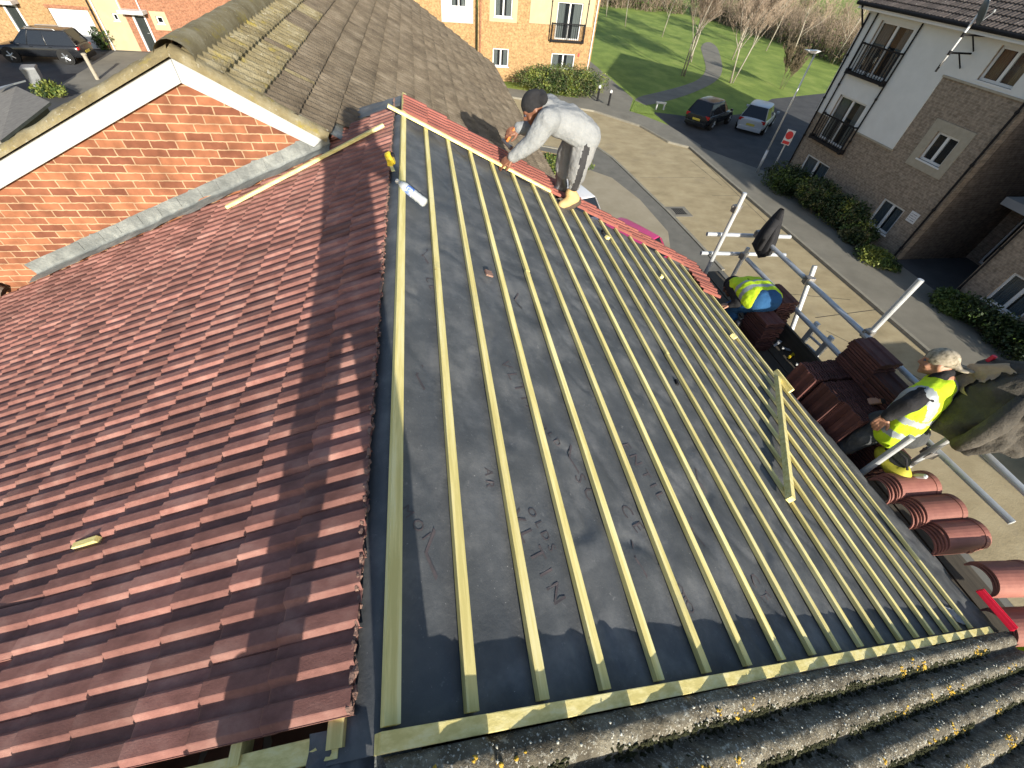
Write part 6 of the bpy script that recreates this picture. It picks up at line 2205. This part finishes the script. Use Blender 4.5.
sd = Vector((0, 1, 0))
for o in (-.10, 0, .10):
    B.chain([pel.lerp(chest, -.02) + sd * o * ks, pel.lerp(chest, .5) + sd * o * ks + Vector((0, 0, .02)), chest + sd * o * ks], [.125 * ks, .130 * ks, .115 * ks])
B.chain([chest, neck, neck.lerp(hd_, .25)], [.12 * ks, .085 * ks, .07 * ks])
for a, b, c in ((sn, en, wn), (sf, ef, wf)):
    B.chain([chest + (a - chest) * .4, a, a.lerp(b, .55), b, b.lerp(c, .96)], [.11 * ks, .098 * ks, .088 * ks, .078 * ks, .052 * ks])
mesh_obj('sweatshirt', [B.merged(.013, 3)], ['grey_top'], pw, wrinkle=.010, wsc=11)
B = Blob()
for o in (-.07, .07): B.cap(pel + sd * o * ks, pel.lerp(chest, .15) + sd * o * ks, .130 * ks, .122 * ks)
for a, b, c in ((hn, kn_, an), (hf, kf, af)):
    B.chain([pel.lerp(a, .6), a, a.lerp(b, .5), b, b.lerp(c, .5), b.lerp(c, .86)], [.125 * ks, .122 * ks, .112 * ks, .092 * ks, .082 * ks, .058 * ks])
hk, ka = (kn_ - hn), (an - kn_)
def stripe_face(c):
    for a, d in ((hn + Vector((0, 0, .06)), hk), (kn_, ka)):
        t_ = (c - a).dot(d) / d.length_squared
        if -.3 <= t_ <= 1.25 and c.y < a.y + d.y * t_ - .03:
            q = a + d * t_
            r = c - q
            lat = d.normalized().cross(Vector((0, 1, 0)))
            if abs(r.dot(lat)) < .030 * ks: return 1
    return 0
mesh_obj('trousers', [B.merged(.012, 3)], ['grey_trouser', 'stripe'], pw, stripe_face, wrinkle=.009, wsc=12)
boot(pw, on_y(575, 199, yn), on_y(562, 205, yn - .02), an + Vector((0, 0, -.065)), 1.15)
boot(pw, on_y(563, 187, yf), on_y(553, 192, yf - .02), af, 1.15, 'steel')
B = Blob()
R = R1
B.ell(hd_ + R @ Vector((0, -.018, .048)) * ks, R, (.088 * ks, .106 * ks, .088 * ks))
B.cap(hd_ + R @ Vector((-.05, -.10, .03)) * ks, hd_ + R @ Vector((.05, -.10, .03)) * ks, .045 * ks, .045 * ks)
cap_me = B.merged(.011, 3)
mesh_obj('cap', [cap_me], ['black_cloth'], pw, wrinkle=.004, wsc=20)
# hammer in the far hand
t = empty('hammer', 'orange handled hammer held in the bending worker far hand', 'hammer')
h0, h1 = on_y(514, 130, yf - .05), on_y(506, 143, yf - .08)
m = MB()
m.path([h0 + (h0 - h1) * .2, h0, h0.lerp(h1, .5), h1], [.013, .015, .012, .012], 8)
m.build('handle', 'orange_tool', t, smooth=True)
m = MB()
ax = Vector((.5, -.6, -.3)).normalized()
m.tube(h1 - ax * .05, h1 + ax * .05, .016, .018, 8)
m.tube(h1 + ax * .05, h1 + ax * .075, .022, .022, 8)
m.build('head', 'steel', t)

# ---- the crouching worker at the far eaves
p2 = empty('person', 'crouching worker in yellow hi-vis vest, black hood and blue jeans', 'person')
xc = 3.92
pel = on_x(764, 301, xc); chest = on_x(747, 287, xc); neck = on_x(739, 285, xc); hd_ = on_x(732, 287, xc - .03)
sl, sr = chest + Vector((-.17, .06, -.02)), chest + Vector((.17, .06, .0))
el, wl_ = on_x(739, 303, xc - .2), on_x(730, 305, xc - .25)
er, wr_ = on_x(746, 305, xc - .02), on_x(733, 309, xc - .12)
hl_, hr_ = pel + Vector((-.09, 0, -.02)), pel + Vector((.09, 0, -.02))
kl, kr = pel + Vector((-.16, .25, -.28)), pel + Vector((.10, .25, -.27))
al, ar = Vector((kl.x + .02, pel.y + .04, ZP + .09)), Vector((kr.x, pel.y + .02, ZP + .09))
B = Blob()
B.chain([pel, chest, neck, hd_], [.11, .11, .055, .05])
R2 = head(B, hd_, Vector((-.6, .45, -.66)), Vector((-.5, .55, .6)))
for a, b, c in ((sl, el, wl_), (sr, er, wr_)): B.chain([chest, a, b, c], [.08, .055, .042, .03])
for a, b, c in ((hl_, kl, al), (hr_, kr, ar)): B.chain([pel, a, b, c], [.10, .08, .055, .04])
HB = Blob()
hand(HB, wl_, Vector((-.7, .5, -.4)), Vector((-.2, .2, .9)), 1.0, 1, .6)
hand(HB, wr_, Vector((-.7, .5, -.4)), Vector((-.2, .2, .9)), 1.0, -1, .6)
mesh_obj('body', [B.merged(.012), HB.merged(.0055, 2)], ['skin_mid'], p2)
eyes(p2, hd_, R2)
B = Blob()
for a, b, c in ((sl, el, wl_), (sr, er, wr_)): B.chain([chest.lerp(a, .5), a, b, b.lerp(c, .95)], [.08, .072, .058, .042])
B.chain([pel, chest], [.12, .115])
mesh_obj('sweatshirt', [B.merged(.013, 3)], ['black_cloth'], p2, wrinkle=.008, wsc=11)
B = Blob()
for o in (-.10, 0, .10):
    B.chain([pel.lerp(chest, .15) + Vector((o, 0, 0)), pel.lerp(chest, .6) + Vector((o, 0, .02)), chest + Vector((o, 0, 0))], [.135, .135, .118])
B.chain([chest + Vector((-.13, .03, 0)), chest + Vector((.13, .03, 0))], [.105, .105])
sp_d = chest - pel
def band2(c):
    t_ = (c - pel).dot(sp_d) / sp_d.length_squared
    if .26 < t_ < .44: return 1
    if .62 < t_ < .76: return 1
    return 0
mesh_obj('vest', [B.merged(.013, 3)], ['hivis', 'reflect'], p2, band2, wrinkle=.010, wsc=10)
B = Blob()
B.cap(pel + Vector((-.06, 0, 0)), pel + Vector((.06, 0, 0)), .135, .135)
for a, b, c in ((hl_, kl, al), (hr_, kr, ar)): B.chain([pel.lerp(a, .6), a, b, b.lerp(c, .95)], [.115, .105, .078, .062])
mesh_obj('jeans', [B.merged(.013, 3)], ['denim'], p2, wrinkle=.009, wsc=10)
for a in (al, ar): boot(p2, a + Vector((0, -.05, -.045)), a + Vector((-.03, .16, -.045)), a + Vector((0, -.02, .05)), 1.0, 'steel')
B = Blob()
B.ell(hd_ + R2 @ Vector((0, -.02, .035)), R2, (.094, .112, .105))
B.cap(hd_ + R2 @ Vector((0, -.07, -.03)), neck, .075, .08)
mesh_obj('hood', [B.merged(.012, 3)], ['black_cloth'], p2, wrinkle=.004, wsc=15)

# ---- the seated worker near the camera
p3_ = empty('person', 'seated worker in yellow hi-vis vest over black sleeves with mottled beige backwards cap', 'person')
xc = 4.17
pel = on_x(899, 430, xc - .08); neck = on_x(945, 379, xc); chest = pel.lerp(neck, .70); hd_ = on_x(938, 363, xc - .02)
k3 = 1.14
ax3 = Vector((.95, .30, 0)).normalized()
slx = chest.lerp(neck, .35) - ax3 * .18
srx = chest.lerp(neck, .35) + ax3 * .18
el = on_x(908, 404, xc - .30); wl_ = on_x(886, 417, xc - .36)
er = srx + Vector((-.02, .06, -.27)); wr_ = er + Vector((-.20, .06, -.08))
hl_, hr_ = pel + Vector((-.08, .06, -.02)), pel + Vector((.08, -.02, -.02))
kl, kr = on_x(866, 436, xc - .28), on_x(880, 428, xc + .02)
al = Vector((kl.x - .02, kl.y + .05, ZP + .08)); ar = Vector((kr.x - .05, kr.y + .12, ZP + .08))
B = Blob()
B.chain([pel, chest, neck, hd_], [.11 * k3, .11 * k3, .055 * k3, .052 * k3])
fw3 = Vector((-.60, .72, -.28)); up3 = Vector((.0, .25, .97))
R3 = head(B, hd_, fw3, up3, 1.0)
for a, b, c in ((slx, el, wl_), (srx, er, wr_)): B.chain([chest, a, b, c], [.08 * k3, .055 * k3, .042 * k3, .03 * k3])
for a, b, c in ((hl_, kl, al), (hr_, kr, ar)): B.chain([pel, a, b, c], [.10 * k3, .085 * k3, .055 * k3, .04 * k3])
HB = Blob()
hand(HB, wl_, on_x(874, 427, xc - .38) - wl_, Vector((-.6, -.2, .75)), 1.05, 1, .55)
hand(HB, wr_, Vector((-.6, .4, -.5)), Vector((-.3, .1, .9)), 1.0, -1, .6)
mesh_obj('body', [B.merged(.011), HB.merged(.005, 2)], ['skin_mid'], p3_)
eyes(p3_, hd_, R3)
B = Blob()
for a, b, c in ((slx, el, wl_), (srx, er, wr_)): B.chain([chest.lerp(a, .5), a, a.lerp(b, .5), b, b.lerp(c, .93)], [.085 * k3, .078 * k3, .068 * k3, .060 * k3, .042 * k3])
B.chain([pel, chest, neck.lerp(hd_, .25)], [.10 * k3, .10 * k3, .062 * k3])
mesh_obj('sweatshirt', [B.merged(.012, 3)], ['black_cloth'], p3_, wrinkle=.009, wsc=11)
B = Blob()
ac = (srx - slx).normalized()
for o in (-.12, 0, .12):
    B.chain([pel.lerp(chest, .08) + ac * o * k3, pel.lerp(chest, .5) + ac * o * k3, chest + ac * o * k3 * 1.05], [.118 * k3, .124 * k3, .118 * k3])
B.chain([chest.lerp(neck, .35) - ac * .15 * k3, chest.lerp(neck, .55), chest.lerp(neck, .35) + ac * .15 * k3], [.085 * k3, .10 * k3, .085 * k3])
sp3 = neck - pel
nv = ac.cross(sp3).normalized()
def band3(c):
    t_ = (c - pel).dot(sp3) / sp3.length_squared
    l_ = (c - pel).dot(ac)
    if .03 < t_ < .13: return 1
    if .30 < t_ < .40: return 1
    if t_ > .42 and .085 * k3 < abs(l_) < .145 * k3: return 1
    return 0
mesh_obj('vest', [B.merged(.011, 3)], ['hivis', 'reflect'], p3_, band3, wrinkle=.011, wsc=9)
B = Blob()
B.cap(hl_, hr_, .130 * k3, .130 * k3)
for a, b, c in ((hl_, kl, al), (hr_, kr, ar)): B.chain([pel.lerp(a, .6), a, b, b.lerp(c, .95)], [.115 * k3, .110 * k3, .082 * k3, .065 * k3])
mesh_obj('trousers', [B.merged(.013, 3)], ['dark_trouser'], p3_, wrinkle=.014, wsc=9)
for a in (al, ar): boot(p3_, a + Vector((.05, -.02, -.04)), a + Vector((-.14, .10, -.04)), a + Vector((.02, -.01, .05)), 1.0, 'steel')
B = Blob()
B.ell(hd_ + R3 @ Vector((0, -.012, .045)), R3, (.090, .108, .086))
B.cap(hd_ + R3 @ Vector((-.04, -.115, .012)), hd_ + R3 @ Vector((.04, -.115, .012)), .018, .018)
B.ell(hd_ + R3 @ Vector((0, -.15, -.005)), R3, (.078, .075, .016))
mesh_obj('cap', [B.merged(.010, 3)], ['camo'], p3_)

flat_stack(pel.x, pel.y, ZP, int((pel.z - .15 - ZP) / .029), 'dark red roof tile in the pile the seated worker sits on', 'tiles under the seated worker', dz=.029)

# ---- the photographer, standing astride the near ridge behind the camera (his shadow falls up the roof)
p4_ = empty('person', 'photographer in dark clothes standing astride the near ridge holding up a phone', 'person')
fl, frt = Vector((-.27, -.50, -.03)), Vector((.115, -.50, .04))
B = Blob()
pel = Vector((.03, -.50, .72)); chest = Vector((.035, -.49, 1.10)); neck = Vector((.06, -.46, 1.28)); hd_ = Vector((.105, -.42, 1.45))
sl, sr = chest + Vector((-.15, .0, .10)), chest + Vector((.16, .02, .10))
el, er = Vector((-.13, -.26, 1.20)), Vector((.315, -.24, 1.03))
wl_, wr_ = Vector((.08, -.16, 1.20)), CAM - Vector((RC[2])) * .05 + Vector((.03, -.03, -.07))
kl, kr = Vector((-.14, -.46, .33)), Vector((.12, -.45, .36))
R4 = head(B, hd_, Vector((.1, .85, -.5)), Vector((0, .5, .85)), 1.0)
B.chain([pel, chest, neck, hd_], [.12, .12, .06, .06])
for a, b, c in ((sl, el, wl_), (sr, er, wr_)): B.chain([chest, a, b, c], [.08, .055, .045, .032])
for a, b, c in ((pel + Vector((-.075, 0, -.02)), kl, fl), (pel + Vector((.075, 0, -.02)), kr, frt)): B.chain([pel, a, b, c], [.08, .075, .055, .045])
HB = Blob()
hand(HB, wl_, Vector((.5, .5, .3)), Vector((-.5, .5, .3)), 1.0, 1, .7)
hand(HB, wr_, Vector((0, .3, .9)), Vector((.6, -.6, 0)), 1.0, 1, .6)
mesh_obj('body', [B.merged(.013), HB.merged(.0055, 2)], ['skin_mid'], p4_)
eyes(p4_, hd_, R4)
B = Blob()
for o in (-.06, 0, .06): B.chain([pel + Vector((o, 0, 0)), chest + Vector((o, 0, .02))], [.11, .11])
for a, b, c in ((sl, el, wl_), (sr, er, wr_)): B.chain([chest.lerp(a, .4), a, b, b.lerp(c, .95)], [.09, .066, .058, .045])
B.cap(chest, neck, .11, .065)
mesh_obj('jacket', [B.merged(.015, 3)], ['black_cloth'], p4_, wrinkle=.01, wsc=9)
B = Blob()
B.cap(pel - Vector((.06, 0, 0)), pel + Vector((.06, 0, 0)), .105, .105)
for a, b, c in ((pel + Vector((-.075, 0, -.02)), kl, fl), (pel + Vector((.075, 0, -.02)), kr, frt)): B.chain([pel.lerp(a, .6), a, b, b.lerp(c, .94)], [.088, .085, .072, .062])
mesh_obj('trousers', [B.merged(.015, 3)], ['dark_trouser'], p4_, wrinkle=.01, wsc=9)
for a in (fl, frt): boot(p4_, a + Vector((0, -.05, -.02)), a + Vector((.01, .16, -.02)), a + Vector((0, 0, .08)), 1.0, 'boot_tan')
B = Blob()
B.ell(hd_ + R4 @ Vector((0, -.015, .04)), R4, (.09, .108, .09))
mesh_obj('hat', [B.merged(.012, 3)], ['black_cloth'], p4_)
m = MB()
fwv = Vector(RC[2])
m.box(CAM - fwv * .03 + Vector(RC[0]) * -.04, (.15, .074, .008), Matrix((Vector(RC[0]), -Vector(RC[1]), -fwv)).transposed())
tag(m.build('phone', 'phone', bevel=.003), 'black phone held up by the photographer', 'phone')

# ================================================================== tidy: put every thing's origin at its base
bpy.context.view_layer.update()
kids = {}
for o in sc.objects:
    if o.parent: kids.setdefault(o.parent, []).append(o)
for o in list(sc.objects):
    if o.parent or o.get('kind') or o.type not in ('EMPTY', 'MESH') or not o.get('category'): continue
    if o.matrix_world.translation.length > 1e-4: continue
    pts = []
    def walk(x):
        if x.type == 'MESH': pts.extend(x.matrix_world @ Vector(c) for c in x.bound_box)
        for c in kids.get(x, []): walk(c)
    walk(o)
    if not pts: continue
    lo = Vector((min(p.x for p in pts), min(p.y for p in pts), min(p.z for p in pts)))
    hi = Vector((max(p.x for p in pts), max(p.y for p in pts), max(p.z for p in pts)))
    b = Vector(((lo.x + hi.x) / 2, (lo.y + hi.y) / 2, lo.z))
    if o.type == 'MESH':
        o.data.transform(Matrix.Translation(-b))
    else:
        for c in kids.get(o, []):
            c.location = c.location - b
    o.location = b

# ================================================================== light
AZ, EL = rad(-6.6), rad(18.3)
d = Vector((math.sin(AZ) * math.cos(EL), math.cos(AZ) * math.cos(EL), -math.sin(EL)))
sd = bpy.data.lights.new('sun', 'SUN')
sd.energy = 5.0
sd.angle = rad(0.53)
sd.color = (1.0, 0.93, 0.80)
so = bpy.data.objects.new('sun', sd)
col.objects.link(so)
so.rotation_euler = d.to_track_quat('-Z', 'Y').to_euler()
so.location = (0, 0, 30)
w = bpy.data.worlds.new('World')
sc.world = w
w.use_nodes = True
nt = w.node_tree
bg = nt.nodes['Background']
sky = nt.nodes.new('ShaderNodeTexSky')
sky.sky_type = 'NISHITA'
sky.sun_disc = False
sky.sun_elevation = EL
sky.sun_rotation = math.atan2(-d.x, -d.y)
sky.air_density = 1.0
sky.dust_density = 1.2
nt.links.new(sky.outputs[0], bg.inputs['Color'])
bg.inputs['Strength'].default_value = 0.11
sc.view_settings.view_transform = 'Standard'
sc.view_settings.look = 'None'
sc.view_settings.gamma = 1
sc.view_settings.use_curve_mapping = False
sc.view_settings.exposure = 0.8
sc.render.engine = 'CYCLES'
sc.cycles.max_bounces = 6
sc.cycles.transparent_max_bounces = 8
sc.cycles.use_denoising = True
